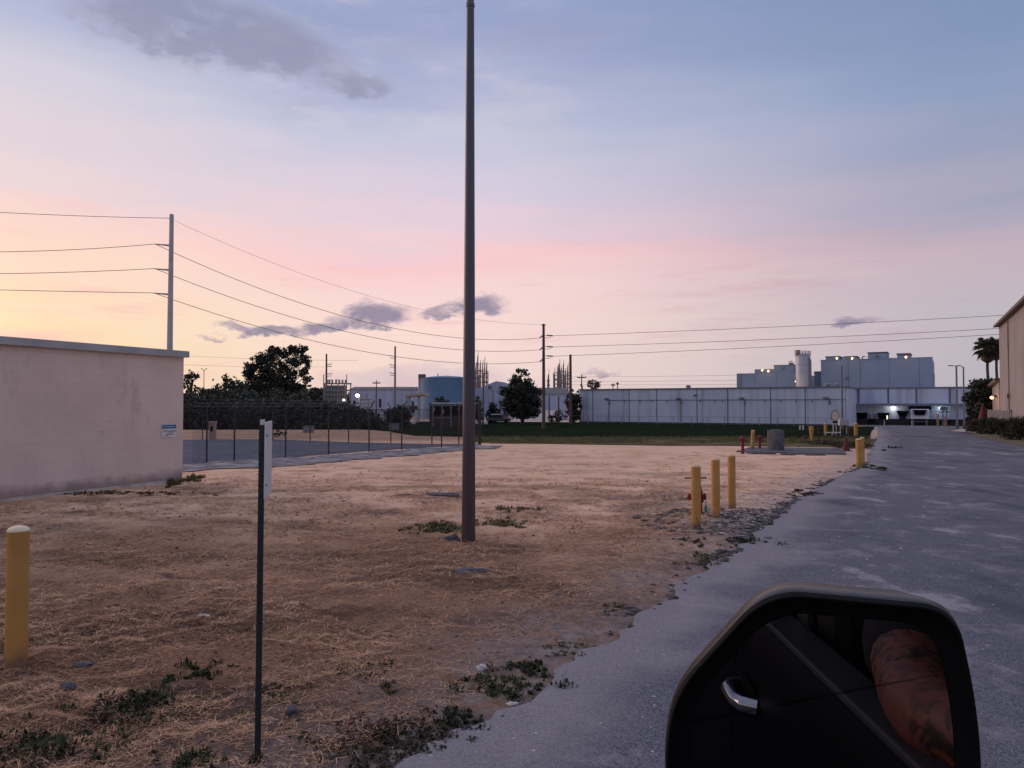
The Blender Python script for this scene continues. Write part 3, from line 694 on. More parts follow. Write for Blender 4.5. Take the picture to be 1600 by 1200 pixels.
# ------------------------------------------------------------------ tall bronze pole
def pole_height_tint():  # base colour shifts from maroon below to bluish grey higher up
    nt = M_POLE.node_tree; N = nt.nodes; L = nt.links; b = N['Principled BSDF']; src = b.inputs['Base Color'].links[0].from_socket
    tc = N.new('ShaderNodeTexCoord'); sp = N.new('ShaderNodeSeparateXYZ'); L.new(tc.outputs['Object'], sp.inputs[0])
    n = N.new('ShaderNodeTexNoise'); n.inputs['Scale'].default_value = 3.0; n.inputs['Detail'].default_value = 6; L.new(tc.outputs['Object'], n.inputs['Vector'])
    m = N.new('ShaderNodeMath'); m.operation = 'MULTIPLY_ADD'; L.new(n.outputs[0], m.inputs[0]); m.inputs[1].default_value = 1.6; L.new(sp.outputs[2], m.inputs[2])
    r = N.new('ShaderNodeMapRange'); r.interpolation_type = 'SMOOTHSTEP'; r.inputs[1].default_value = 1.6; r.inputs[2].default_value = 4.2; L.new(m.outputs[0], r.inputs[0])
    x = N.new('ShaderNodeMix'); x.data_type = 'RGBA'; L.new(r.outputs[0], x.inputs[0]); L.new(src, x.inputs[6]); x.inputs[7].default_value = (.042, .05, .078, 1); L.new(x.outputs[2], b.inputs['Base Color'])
pole_height_tint()
def bronze_pole():
    q = GH(732, 846); top = P(735, 9, q.y)
    t = thing('light_pole', 'tall tapering brown steel pole rising past the top of the picture', 'pole', q)
    dx = top.x-q.x; H = top.z-q.z
    r0 = 10.8*q.y/F_PX; r1 = 6.0*q.y/F_PX
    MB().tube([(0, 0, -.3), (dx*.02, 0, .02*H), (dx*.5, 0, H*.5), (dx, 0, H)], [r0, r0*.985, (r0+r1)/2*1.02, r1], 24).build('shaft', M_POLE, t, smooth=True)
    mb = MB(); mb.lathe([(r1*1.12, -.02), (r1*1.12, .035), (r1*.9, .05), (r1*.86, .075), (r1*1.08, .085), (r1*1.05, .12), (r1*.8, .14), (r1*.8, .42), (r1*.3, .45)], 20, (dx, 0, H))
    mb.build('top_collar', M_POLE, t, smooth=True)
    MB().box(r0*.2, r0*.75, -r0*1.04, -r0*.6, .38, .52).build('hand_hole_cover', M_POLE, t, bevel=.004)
bronze_pole()

# ------------------------------------------------------------------ road sign seen edge on
def sign_post():
    q = GH(402.5, 1181); top = P(403.5, 656, q.y); h = top.z-q.z; s = q.y/F_PX
    t = thing('sign_post', 'thin dark steel post carrying an edge-on white sign at left foreground', 'sign', q)
    az = R(-18.6+6.0)
    t.rotation_euler = (0, R(.25), -az)
    w, d = 8.6*s, .011
    mb = MB()
    # U-channel, open towards the plate, with a flange either side
    mb.box(-w/2, -w/2+.004, -d, d, -.3, h-.03); mb.box(-w/2+.004, w/2, -d, -d+.004, -.3, h-.03); mb.box(-w/2+.004, w/2, d-.004, d, -.3, h-.03)
    mb.build('channel_post', M_POST, t)
    holes = MB()
    for k in range(26):
        z = .25+k*.055
        holes.add([(-.004, -d-.0008, z), (.004, -d-.0008, z), (.004, -d-.0008, z+.01), (-.004, -d-.0008, z+.01)], [(0, 1, 2, 3)])
    holes.build('punched_hole', M_DARK, t)
    MB().box(-w/2+.0045, w/2-.001, -d+.0045, d-.0045, h-.026, h+.002).build('post_tip', M_SIGNW, t)
    zb = P(403, 779, q.y).z-q.z; zt = h-.012
    MB().box(w/2+.001, w/2+.008, -.03, .33, zb, zt).build('sign_plate', M_SIGNW, t, bevel=.002)
    for z in (zb+.07, zt-.07): MB().tube([(w/2-.012, 0, z), (w/2+.015, 0, z)], .006, 8).build('bolt', M_STEEL, t)
sign_post()

# ------------------------------------------------------------------ hydrant & valve group
def hydrant():
    q = GH(1089, 801)
    t = thing('fire_hydrant', 'red fire hydrant half hidden by the front yellow bollard', 'hydrant', q, R(10)); t.scale = (.78, .78, .95)
    mb = MB(); mb.lathe([(.16, -.05), (.16, .03), (.115, .04), (.105, .30), (.11, .36), (.13, .37), (.13, .40), (.115, .41), (.10, .48), (.06, .53), (.03, .55), (.03, .60), (.012, .61)], 18)
    mb.build('barrel', M_RED, t, smooth=True)
    for s, nm in ((1, 'side_outlet'), (-1, 'side_outlet')):
        m2 = MB(); m2.tube([(s*.08, 0, .30), (s*.155, 0, .30)], .05, 12); m2.tube([(s*.155, 0, .30), (s*.195, 0, .30)], .062, 8); m2.tube([(s*.195, 0, .30), (s*.215, 0, .30)], .02, 6)
        m2.build(nm, M_RED, t, smooth=True)
    m3 = MB(); m3.tube([(0, -.08, .27), (0, -.17, .27)], .07, 14); m3.tube([(0, -.17, .27), (0, -.2, .27)], .08, 8); m3.build('front_outlet', M_RED, t, smooth=True)
    tg = MB().box(.175, .225, -.012, -.006, .02, .14).build('tag', mat('teal_tag', (.02, .22, .26), rough=.5), t)
    MB().tube([(.20, -.01, .25), (.205, -.01, .14)], .006, 6).build('tag_wire', M_BLACK, t)
    b = thing('valve_key', 'thin rusty valve bar standing crosswise behind the front bollard', 'valve', (q.x+.01, q.y+.12, q.z))
    zz = P(1088, 747, q.y+.12).z-q.z
    MB().tube([(0, 0, -.05), (0, 0, zz)], .012, 8).build('stem', M_DKRED, b)
    MB().tube([(-.185, 0, zz), (.185, 0, zz+.004)], .013, 8).build('crossbar', M_DKRED, b)
hydrant()
def standpipe(px, yt, yb, wpx, label, m=M_RED):
    q = G(px, yb); s = q.y/F_PX; h = (yb-yt)*s; r = wpx*s/2
    t = thing('standpipe', label, 'standpipe', q, 0, 'red standpipes around the concrete slab')
    MB().lathe([(r*1.25, -.05), (r*1.25, .03), (r*.9, .05), (r*.9, h*.72)], 14).build('pipe', m, t, smooth=True)
    MB().lathe([(r*.9, h*.7), (r*1.9, h*.74), (r*1.9, h*.86), (r*1.2, h*.9), (r*1.1, h*.97), (r*.4, h)], 14).build('valve_head', m, t, smooth=True)
    MB().tube([(-r*2.6, 0, h*.8), (r*2.6, 0, h*.8)], r*.75, 10).build('side_port', m, t, smooth=True)
standpipe(1160.5, 682, 709, 5.0, 'red standpipe with side ports at the left end of the slab')
standpipe(1187, 680, 702, 4.5, 'red standpipe right of the leaning yellow bollard')
standpipe(1258, 681, 691, 2.5, 'small dark red standpipe left of the yellow tapering stake', M_DKRED)
standpipe(1280, 668, 679, 2.5, 'small dark red standpipe left of the pale oval panel', M_DKRED)
standpipe(1327, 668, 681, 3, 'dark red standpipe left of the distant roadside bollard', M_DKRED)
def vault():
    a = G(1150, 706.5); b = G(1322, 711); c = G(1318, 702); d = G(1172, 700)
    t = thing('concrete_slab', 'dark weathered concrete slab around the grey cylinder and red pipes', 'slab', ((a.x+b.x)/2, (a.y+c.y)/2, 0))
    mb = MB(); mb.prism([(p.x-t.location.x, p.y-t.location.y) for p in (a, b, c, d)], -.1, .05); mb.build('slab', M_CONC, t, bevel=.02)
    for px, py, w in ((1190, 709, .9), (1248, 709.5, .8), (1295, 709.5, .6), (1228, 710.5, .5), (1270, 711, .7), (1175, 708, .5)):
        q = G(px, py); tag(MB().box(-w/2, w/2, -.13, .13, -.03, .055).build('broken_slab', M_ROCK, None, loc=(q.x, q.y-.18, 0), bevel=.03), 'dark broken concrete piece lying along the front of the slab', 'rubble', 'broken pieces along the slab')
    q = G(1216.5, 706); s = q.y/F_PX
    k = thing('concrete_cylinder', 'grey concrete pipe section standing upright on the slab', 'concrete pipe', (q.x, q.y+.3, 0))
    r = 12.8*s; h = 33*s
    mb = MB(); mb.lathe([(r, .05), (r, h*.7), (r*.985, h*.72), (r*.985, h-.02), (r*.96, h), (r*.8, h), (r*.78, h-.03), (r*.78, h*.5), (r*.1, h*.5)], 28); mb.build('pipe_ring', M_CONC, k, smooth=True)
    MB().tube([(-r*.6, 0, h+.008), (r*.6, 0, h+.008)], .022, 8).build('top_bar', M_STEEL, k)
vault()
def cone():
    q = G(1322, 704.5); s = q.y/F_PX
    t = thing('traffic_cone', 'dark red traffic cone at the right end of the slab', 'cone', q)
    MB().lathe([(.15, .03), (.03, 20*s), (.022, 20.6*s)], 16).build('cone', M_DKRED, t, smooth=True); MB().box(-.18, .18, -.18, .18, 0, .03).build('base', M_DKRED, t, bevel=.01)
cone()
def oval_panel():
    Y = 46.0; q = P(1305, 682, Y); g = gz(q.x, Y)
    t = thing('oval_panel', 'pale rounded panel with dark rim standing on thin legs by the road', 'sign', (q.x, Y, g))
    s = Y/F_PX
    def z(py): return P(1305, py, Y).z-g
    pts = []
    for k in range(20):
        w = math.pi*2*k/20; rx = 5.6*s*(1 if math.sin(w) > 0 else 1.15)
        pts.append((rx*math.cos(w)+.02*math.sin(w), z(649.5)+8.6*s*math.sin(w)))
    def plate(k, y0, y1, m, nm):
        c = Vector((0, z(649.5))); pp = [c+(Vector(p)-c)*k for p in pts]; n = len(pp)
        MB().add([(p[0], y0, p[1]) for p in pp]+[(p[0], y1, p[1]) for p in pp], [tuple(range(n)), tuple(range(2*n-1, n-1, -1))]+[(i, n+i, n+(i+1) % n, (i+1) % n) for i in range(n)]).build(nm, m, t)
    plate(1.0, 0, .05, M_DKRED, 'rim'); plate(.88, -.012, -.001, mat('panel_cream', (.68, .58, .46), rough=.6), 'panel_face')
    for dx in (-2.6, 2.2): MB().tube([(dx*s, .02, -.1), (dx*s, .02, z(656))], .035, 8).build('leg', mat('cream_leg', (.55, .46, .38), rough=.6), t)
    MB().box(-4*s, 4*s, -.03, -.013, z(661), z(658)).build('cross_plate', M_BLACK, t)
    Y = 47.0; q = P(1320, 684, Y); g = gz(q.x, Y); s = Y/F_PX
    b = thing('utility_box', 'pale grey rectangular box raised on two posts beside the oval panel', 'utility box', (q.x, Y, g))
    zz = lambda py: P(1320, py, Y).z-g
    MB().box(-7.2*s, 7.2*s, 0, .3, zz(665), zz(654.5)).build('box_body', mat('box_grey', (.42, .43, .47), rough=.6), b, bevel=.02)
    for dx in (-5, 5): MB().tube([(dx*s, .15, -.1), (dx*s, .15, zz(665)+.02)], .04, 8).build('post', M_STEEL, b)
    q = G(1302, 682); r = thing('low_rail', 'low pale pipe rail in front of the oval panel', 'rail', q)
    s = q.y/F_PX
    MB().tube([(-12*s, 0, .22), (12*s, 0, .22)], .035, 8).build('rail', M_SIGNW, r)
    for dx in (-11.5, -2, 5, 11.5): MB().tube([(dx*s, 0, -.1), (dx*s, 0, .22 if dx < 5 else .75)], .028, 8).build('post', M_STEEL, r)
    for i, px in enumerate((1303, 1307.5, 1311.5)):
        q = G(px, 705.5); h = (25-3*i)*q.y/F_PX
        tag(MB().tube([(0, 0, -.1), (.01, 0, h)], .011, 6).build('steel_stake', M_RUST, None, loc=q), ('thin rusty stake, left of three left of the red cone', 'thin rusty stake, middle of three left of the red cone', 'thin rusty stake, right of three left of the red cone')[i], 'stake', 'rusty stakes by the cone')
    for i, px in enumerate((1250, 1255)):
        q = G(px, 672); tag(MB().box(-.07, .07, -.02, .02, -.1, .42).build('marker_post', M_SIGNW, None, loc=q), ('tiny white marker post in the far grass, left of two', 'tiny white marker post in the far grass, right of two')[i], 'marker', 'white markers in the far grass')
oval_panel()

# ------------------------------------------------------------------ chain link fences
def chain_fence(name, label, pa, pb, pxs, h, gate_post=False, arm=.42, arm_dir=1):
    A = Vector((pa.x, pa.y, 0)); B = Vector((pb.x, pb.y, 0)); d = (B-A).normalized(); n = Vector((d.y, -d.x, 0))*arm_dir; Ln = (B-A).length
    t = thing(name, label, 'fence', (A.x, A.y, gz(A.x, A.y)))
    ts = []
    for px in pxs:
        _, k = on_px(A, d, px)
        if -.5 <= k <= Ln+.5: ts.append(k)
    for k in ts:
        p = d*k; top = p+Vector((0, 0, h)); tip = top+n*arm*.75+Vector((0, 0, arm*.75))
        po = MB().tube([p+Vector((0, 0, -.2)), top], .027, 8).build('post', M_RUST, t)
        if arm: MB().tube([top, tip], .02, 6).build('barb_arm', M_RUST, po)
    MB().tube([Vector((0, 0, h-.02)), d*Ln+Vector((0, 0, h-.02))], .008, 6).build('top_rail', M_RUST, t)
    if arm:
        for j in (.35, .68, 1.0):
            o = n*arm*.75*j+Vector((0, 0, h+arm*.75*j)); MB().tube([o, o+d*Ln], .0028, 4, caps=False).build('barbed_wire', M_STEEL, t)
    # woven wire: two families of thin diagonal strands
    st = .075; vs = []; fs = []; wv = .0032
    for sgn in (1, -1):
        for x0 in np.arange(-h, Ln+h, st):
            xa, xb = x0, x0+h*sgn; za, zb = .03, h-.03
            if sgn == 1:
                if xb < 0 or xa > Ln: continue
                if xa < 0: za += -xa; xa = 0
                if xb > Ln: zb -= xb-Ln; xb = Ln
            else:
                if xa < 0 or xb > Ln: continue
                if xb < 0: zb += xb; xb = 0
                if xa > Ln: za += xa-Ln; xa = Ln
            if zb-za < .05: continue
            k = len(vs); a = d*xa; b = d*xb
            vs += [(a.x, a.y, za-wv), (b.x, b.y, zb-wv), (b.x, b.y, zb+wv), (a.x, a.y, za+wv)]; fs.append((k, k+1, k+2, k+3))
    o = mesh('chain_link', vs, fs, M_RUST, t); stuff(o)
    return t
FC = G(748, 695)
chain_fence('chain_link_fence', 'near chain-link fence along the pale strip with leaning barbed wire arms', G(300, 724.5), FC, (324, 367, 447, 514, 577, 628, 690, 748), 1.66, arm_dir=1)
chain_fence('chain_link_fence', 'far chain-link fence behind the dark gravel lot', G(270, 686), FC, (317, 427, 485, 545, 611, 675, 717), 1.6, arm_dir=1)
q = FC.copy(); q.x += .05; tag(MB().tube([(0, 0, -.2), (0, 0, 2.0)], .07, 12).build('corner_post', M_RUST, None, loc=q), 'stout dark fence corner post right of the tall brown pole', 'post')
# behind the lot
def pedestal():
    q = G(332, 686.5); s = q.y/F_PX
    t = thing('utility_pedestal', 'tan utility pedestal on the sand beyond the gravel lot', 'pedestal', q)
    h = 28*s; MB().box(-5*s, 5*s, -.12, .12, 0, h*.9).build('cabinet', mat('pedestal_tan', (.42, .30, .25), rough=.8), t, bevel=.02)
    MB().prism([(-5.6*s, -.15), (5.6*s, -.15), (5.6*s, .15), (-5.6*s, .15)], h*.9, h).build('lid', mat('pedestal_tan', (.42, .30, .25)), t, bevel=.02)
    MB().box(-2*s, 2*s, -.135, -.121, h*.45, h*.75).build('vent_panel', M_BLACK, t)
    for i, (px, py) in enumerate(((482, 668), (616, 664))):
        q = G(px, py+8); s = q.y/F_PX
        k = thing('yard_box', ('pale grey box standing at the edge of the dark scrub', 'dull grey box near the bushes left of the pavilion')[i], 'box', q)
        MB().box(-7*s, 7*s, -.3, .3, 0, 10*s).build('box_body', mat('yard_box_grey', (.20, .20, .22), rough=.8), k, bevel=.03)
        MB().box(-7.4*s, 7.4*s, -.33, .33, 10*s, 10.8*s).build('lid', M_CONC, k)
pedestal()

# ------------------------------------------------------------------ foliage
def leaf_cloud(clumps, per, size, seed, flat=1.0):
    "clumps: (x,y,z,rx,ry,rz); returns vertex/face arrays of small rhombic leaf faces spread through each clump"
    rg = np.random.default_rng(seed); V = []
    for (cx, cy, cz, rx, ry, rz) in clumps:
        n = max(6, int(per*(rx*ry*rz)**(2/3))) if per < 1e5 else int(per)
        d = rg.normal(size=(n, 3)); d /= np.linalg.norm(d, axis=1)[:, None]
        rr = rg.random(n)**.45*(1+rg.normal(size=n)*.10)
        c = np.stack([cx+d[:, 0]*rr*rx, cy+d[:, 1]*rr*ry, cz+d[:, 2]*rr*rz], 1)
        a = rg.normal(size=(n, 3)); a /= np.linalg.norm(a, axis=1)[:, None]
        b = np.cross(a, rg.normal(size=(n, 3))); b /= np.linalg.norm(b, axis=1)[:, None]
        s = (size*(.6+rg.random(n)*.8))[:, None]
        V.append(np.stack([c-a*s, c+b*s*.55, c+a*s, c-b*s*.55], 1))
    V = np.concatenate(V); f = np.arange(len(V)*4).reshape(-1, 4)
    return V.reshape(-1, 3), f
def crown_clumps(cx, cy, cz, rx, ry, rz, n, seed, cl=.32, hollow=.35):
    rg = np.random.default_rng(seed); out = []
    for _ in range(n):
        d = rg.normal(size=3); d /= np.linalg.norm(d); q = hollow+(1-hollow)*rg.random()**.6
        s = cl*(.55+rg.random()*.8)
        out.append((cx+d[0]*rx*q, cy+d[1]*ry*q, cz+d[2]*rz*q, rx*s, ry*s, min(rx, rz)*s*.8))
    return out
def tree(name, label, cat, base, clumps, trunk, per, leaf, m, seed, group=None):
    t = thing(name, label, cat, base, 0, group)
    v, f = leaf_cloud(clumps, per, leaf, seed); o = npmesh('crown', v, f, m, t)
    if trunk:
        mb = MB()
        for pts, r in trunk: mb.tube(pts, r, 8)
        mb.build('trunk', M_BARK, t, smooth=True)
    return t
def pxtree(name, label, px, ytop, ybot, wpx, Y, n, seed, per=140, leaf=.16, m=M_LEAF, cat='tree', cl=.34, trunk=True, low=.2, group=None, hollow=.35, wob=1.0):
    s = Y/F_PX; X = P(px, 632, Y).x; g = gz(X, Y); zt = P(px, ytop, Y).z-g; zb = P(px, ybot, Y).z-g
    H = zt; cz = zb+(zt-zb)*.5; rz = (zt-zb)/2*.90; rx = wpx*s/2*.90
    cl_ = crown_clumps(0, 0, cz, rx, rx*.9, rz, n, seed, cl, hollow)
    tr = None
    if trunk:
        rg = random.Random(seed); tr = [([(0, 0, -.3), (.1, 0, cz*.5), (0, .1, cz)], [rx*.09+.05, rx*.07+.04, .05])]
        for _ in range(6):
            w = rg.random()*6.28; tr.append(([(0, 0, max(.3, zb*.8)), (math.cos(w)*rx*.35, math.sin(w)*rx*.35, cz), (math.cos(w)*rx*.7, math.sin(w)*rx*.7, cz+rz*.5*rg.random())], [rx*.05+.03, rx*.03+.02, .015]))
    return tree(name, label, cat, (X, Y, g), cl_, tr, per, leaf, m, seed, group)
# the big tree above the scrub: several bunches with sky between
def big_tree():
    Y = 120.0; s = Y/F_PX; X = P(430, 640, Y).x; g = gz(X, Y)
    def L(px, py, r, ry=None): 
        q = P(px, py, Y); return (q.x-X, 0, q.z-g, r*s, r*s*1.2, (ry or r)*s)
    cl = []
    rg = np.random.default_rng(5)
    for (px, py, r) in ((467, 549, 13), (478, 562, 11), (462, 566, 13), (447, 553, 10), (434, 551, 13), (422, 556, 14), (408, 560, 13), (402, 572, 12), (392, 578, 12), (385, 583, 9), (418, 575, 16), (440, 574, 15), (456, 585, 14), (474, 582, 11), (478, 594, 8), (430, 592, 18), (410, 590, 15), (392, 594, 12), (445, 603, 22), (420, 612, 24), (398, 612, 20), (460, 606, 14), (440, 618, 24), (466, 618, 16), (395, 626, 20), (425, 632, 24), (455, 630, 20), (425, 546, 7), (455, 545, 8), (476, 545, 7), (481, 572, 6), (386, 571, 5)):
        c = L(px, py, r*.80)
        cl.append(c)
        for _ in range(5):
            a = rg.normal(size=3)*r*.52*s; cl.append((c[0]+a[0], c[1]+a[1]*1.3, c[2]+a[2], r*.26*s, r*.3*s, r*.22*s))
    tr = [([(0, 0, -.5), (.2, 0, 3), (0, 0, 6.2)], [.42, .34, .2])]
    for px, py in ((467, 552), (440, 556), (410, 562), (390, 582), (476, 590), (425, 560)):
        q = P(px, py, Y); tr.append(([(0, 0, 2.5), ((q.x-X)*.45, 0, 4.6+(q.z-g-4.6)*.4), (q.x-X, 0, q.z-g)], [.22, .14, .05]))
    tree('broadleaf_tree', 'tall spreading tree with gaps in its crown above the dark scrub', 'tree', (X, Y, g), cl, tr, 270, .20, M_LEAF, 5)
big_tree()
pxtree('broadleaf_tree', 'round dense dark tree left of the brown power pole', 816, 586, 660, 68, 125, 210, 11, per=120, leaf=.24, cl=.28, hollow=.15)
pxtree('broadleaf_tree', 'bushy topped tree sprouting over the dense dark tree', 815, 576, 606, 34, 126.5, 22, 12, per=90, leaf=.24, cl=.33)
pxtree('broadleaf_tree', 'small dark tree beside the long white warehouse corner', 896, 603, 668, 28, 136, 80, 13, per=120, leaf=.26, cl=.34, hollow=.15)
pxtree('broadleaf_tree', 'leafy treetop showing above the warehouse roof corner', 926, 594, 612, 26, 155, 22, 14, per=90, leaf=.24)
pxtree('conifer_tree', 'dark narrow evergreen left of the wider treetop over the warehouse corner', 908, 597, 640, 13, 150, 24, 15, per=90, leaf=.24)
pxtree('broadleaf_tree', 'low dark tree standing behind the lamp post by the gabled building', 771, 626, 666, 25, 135, 60, 16, per=120, leaf=.24, hollow=.15)
pxtree('broadleaf_tree', 'dark tree just right of the tall brown pole', 746, 615, 668, 18, 136, 60, 17, per=120, leaf=.24, hollow=.15)
pxtree('bush', 'rounded green bush behind the dark pavilion', 691, 618, 648, 28, 150, 40, 18, per=110, leaf=.24, cat='bush', m=M_LEAF2)
pxtree('bush', 'wide dark bush left of the tan canopy posts', 621, 630, 672, 46, 95, 80, 19, per=150, leaf=.18, cat='bush', hollow=.1, trunk=False)
pxtree('bush', 'small bush on the sand behind the fence', 437, 671, 684, 22, 42, 16, 20, per=300, leaf=.07, cat='bush', m=M_LEAF2, trunk=False, hollow=.1)
pxtree('bush', 'thin shrubs around the leaning posts right of the dense tree', 871, 640, 662, 30, 136, 22, 21, per=80, leaf=.24, cat='bush')
pxtree('broadleaf_tree', 'scraggly tree top right beside the block building corner', 296, 572, 618, 34, 105, 26, 22, per=70, leaf=.22, hollow=.2)
pxtree('broadleaf_tree', 'pale feathery small tree left of the big spreading tree', 362, 581, 612, 38, 112, 24, 23, per=60, leaf=.22, m=M_LEAF2)
# individual scrub bushes in the dark thicket
for i, (px, yt, w, Y, mm) in enumerate(((300, 620, 70, 78, 0), (345, 612, 66, 84, 1), (392, 606, 74, 88, 0), (440, 604, 76, 90, 0), (486, 624, 60, 84, 1), (528, 627, 66, 82, 0), (556, 634, 40, 80, 1), (318, 602, 44, 100, 0), (350, 598, 46, 102, 0), (470, 612, 46, 96, 0))):
    pxtree('scrub_bush', ('dark bush against the block building corner', 'olive bush at the left of the thicket', 'tall dark bush under the left side of the big tree', 'broad dark bush under the right side of the big tree', 'rounded olive bush left of the substation', 'broad bush at the right end of the thicket', 'small olive bush below the white plant lamp', 'hazy dark bush behind the thicket at far left', 'hazy dark bush behind the thicket below the feathery tree', 'dark bush behind the thicket right of the big tree trunk')[i],
           px, yt, 672, w*1.15, Y, 80, 40+i, per=120, leaf=.19, m=(M_LEAF, M_LEAF2)[mm], cat='bush', trunk=False, hollow=.05, group='bushes of the dark thicket', cl=.36)
def thicket():
    rg = np.random.default_rng(9); cl = []
    for k in range(460):
        px = rg.uniform(270, 590); Y = rg.uniform(76, 96); q = P(px, 640, Y); g = gz(q.x, Y); h = rg.uniform(.8, 1)*(4.2 if px < 480 else 2.9)*rg.uniform(.35, 1)
        if px > 545: h *= .75
        cl.append((q.x, Y, g+h*.5, rg.uniform(.7, 1.4), rg.uniform(.7, 1.2), h*.7))
    v, f = leaf_cloud(cl, 75, .21, 91); o = npmesh('undergrowth', v, f, M_LEAF); stuff(o); tag(o, 'dark tangled undergrowth filling the thicket beyond the sand', 'undergrowth')
    cl = []
    for k in range(260):
        X = rg.uniform(-260, -36); Y = rg.uniform(270, 330); g = -1.5; h = rg.uniform(6, 10)+2.5*math.sin(X*.05)
        cl.append((X, Y, g+h*.45, rg.uniform(4, 8), 4, h*.55))
    v, f = leaf_cloud(cl, 4.0, 1.1, 92); o = npmesh('far_woods', v, f, M_LEAF); stuff(o); tag(o, 'distant dark woods along the horizon', 'woods')
thicket()
def hedge(label, px, ytop, w, Y, seed, m=M_HEDGE, leaf=.05, per=1100, group='clipped hedges by the tan building'):
    s = Y/F_PX; X = P(px, 632, Y).x; g = gz(X, Y); zt = P(px, ytop-2, Y).z-g; rg = np.random.default_rng(seed)
    cl = [(rg.uniform(-.38, .38)*w*s, rg.uniform(-.3, .3)*w*s, zt*rg.uniform(.12, .86), w*s*.22, w*s*.22, zt*.22) for _ in range(46)]
    t = thing('hedge_bush', label, 'bush', (X, Y, g), 0, group)
    v, f = leaf_cloud(cl, per, leaf, seed); npmesh('foliage', v, f, m, t)
    MB().tube([(0, 0, -.1), (.03, 0, zt*.5)], [.06, .03], 6).build('stem', M_BARK, t)
hedge('clipped dark hedge bush nearest, cut by the right picture edge', 1592, 654, 44, 39, 60)
hedge('clipped hedge bush second from the right edge', 1566, 655, 38, 43, 61)
hedge('rounded hedge bush third from the right edge', 1545, 654, 34, 47, 62)
hedge('low brownish hedge bush at the far left end of the hedge row', 1526, 657, 34, 52, 63, m=M_DRYLEAF)
# trees by the tan building
pxtree('broadleaf_tree', 'dark bushy tree under the palms beside the tan building', 1541, 583, 668, 56, 78, 150, 64, per=140, leaf=.2, hollow=.12)
pxtree('bush', 'dark shrub left of the palms at the road end', 1520, 620, 672, 30, 80, 60, 65, per=110, leaf=.19, cat='bush', hollow=.1)
def palm(label, px, ycen, Y, seed, frond_len, ybase=660, name='palm_tree'):
    q = P(px, ycen, Y); g = gz(q.x, Y); H = q.z-g; rg = random.Random(seed)
    t = thing(name, label, 'palm tree', (q.x, Y, g), 0, 'palms by the tan building')
    MB().tube([(.15, 0, -.3), (.05, 0, H*.4), (-.05, 0, H*.75), (0, 0, H)], [.20, .15, .14, .16], 10).build('trunk', M_BARK, t, smooth=True)
    MB().lathe([(.2, -1.15*frond_len), (.42*frond_len, -.95*frond_len), (.40*frond_len, -.5*frond_len), (.2, -.1)], 14, (0, 0, H)).build('dead_frond_skirt', M_DRYLEAF, t)
    for k in range(30):
        az = k*2.399; elv = 1.2-k*.075+rg.uniform(-.1, .1)
        d = Vector((math.cos(az)*math.cos(elv), math.sin(az)*math.cos(elv), math.sin(elv)))
        side = Vector((-math.sin(az), math.cos(az), 0)); up = side.cross(d).normalized()*-1
        L1 = frond_len*rg.uniform(.42, .55); mb = MB(); tip = d*L1
        mb.tube([(0, 0, H), Vector((0, 0, H))+tip], .015, 5)
        base = Vector((0, 0, H))+tip
        nb = 11
        for j in range(nb):
            a = (j/(nb-1)-.5)*3.9; l = frond_len*rg.uniform(.5, .68)*(1-.25*abs(a)/2)
            dd = (d*math.cos(a)+side*math.sin(a)).normalized(); mid = base+dd*l*.6+up*.02; end = base+dd*l-Vector((0, 0, l*.38)); w = (side*math.cos(a)-d*math.sin(a))*.045*frond_len
            mb.add([base, mid-w, end, mid+w], [(0, 1, 2), (0, 2, 3)])
        mb.build('frond', M_PALM, t)
palm('taller fan palm in front, left of the tan building', 1543, 543, 82, 3, 1.45)
palm('second fan palm partly behind the tan building corner', 1557, 542, 85, 4, 1.3)

# ------------------------------------------------------------------ power poles and lines
def wire(p0, p1, sag, r, label, n=26, m=M_WIRE):
    p0 = Vector(p0); p1 = Vector(p1); pts = []
    for i in range(n+1):
        t = i/n; q = p0.lerp(p1, t); q.z -= sag*4*t*(1-t); pts.append(q-p0)
    return tag(MB().tube(pts, r, 5, caps=False).build('power_line', m, None, smooth=True, loc=p0), label, 'power line', 'power lines')
YA, YB = 66.0, 100.0
def pole_a():
    b = P(264, 650, YA); g = gz(b.x, YA); top = P(264.5, 335, YA); H = top.z-g; s = YA/F_PX
    t = thing('utility_pole', 'tall pale grey transmission pole with three stub arms behind the block building', 'power pole', (b.x, YA, g))
    MB().tube([(0, 0, -.5), (0, 0, H*.5), (.02, 0, H)], [5.0*s, 4.2*s, 3.2*s], 14).build('shaft', M_UPOLE, t, smooth=True)
    tips = []
    for py, px in ((381.5, 242), (420, 242), (458, 240)):
        q = P(px, py, YA)-t.location; z = q.z
        MB().tube([(-.05, 0, z-.12), (q.x*.5, 0, z-.06), (q.x, 0, z)], [.10, .07, .045], 8).build('stub_arm', M_UPOLE, t)
        tips.append(t.location+Vector((q.x, 0, z+.02)))
    MB().tube([(-.05, 0, H-.35), (-.4, 0, H-.33)], .03, 6).build('shield_wire_bracket', M_UPOLE, t)
    return tips, t.location+Vector((-.2, 0, H-.33))
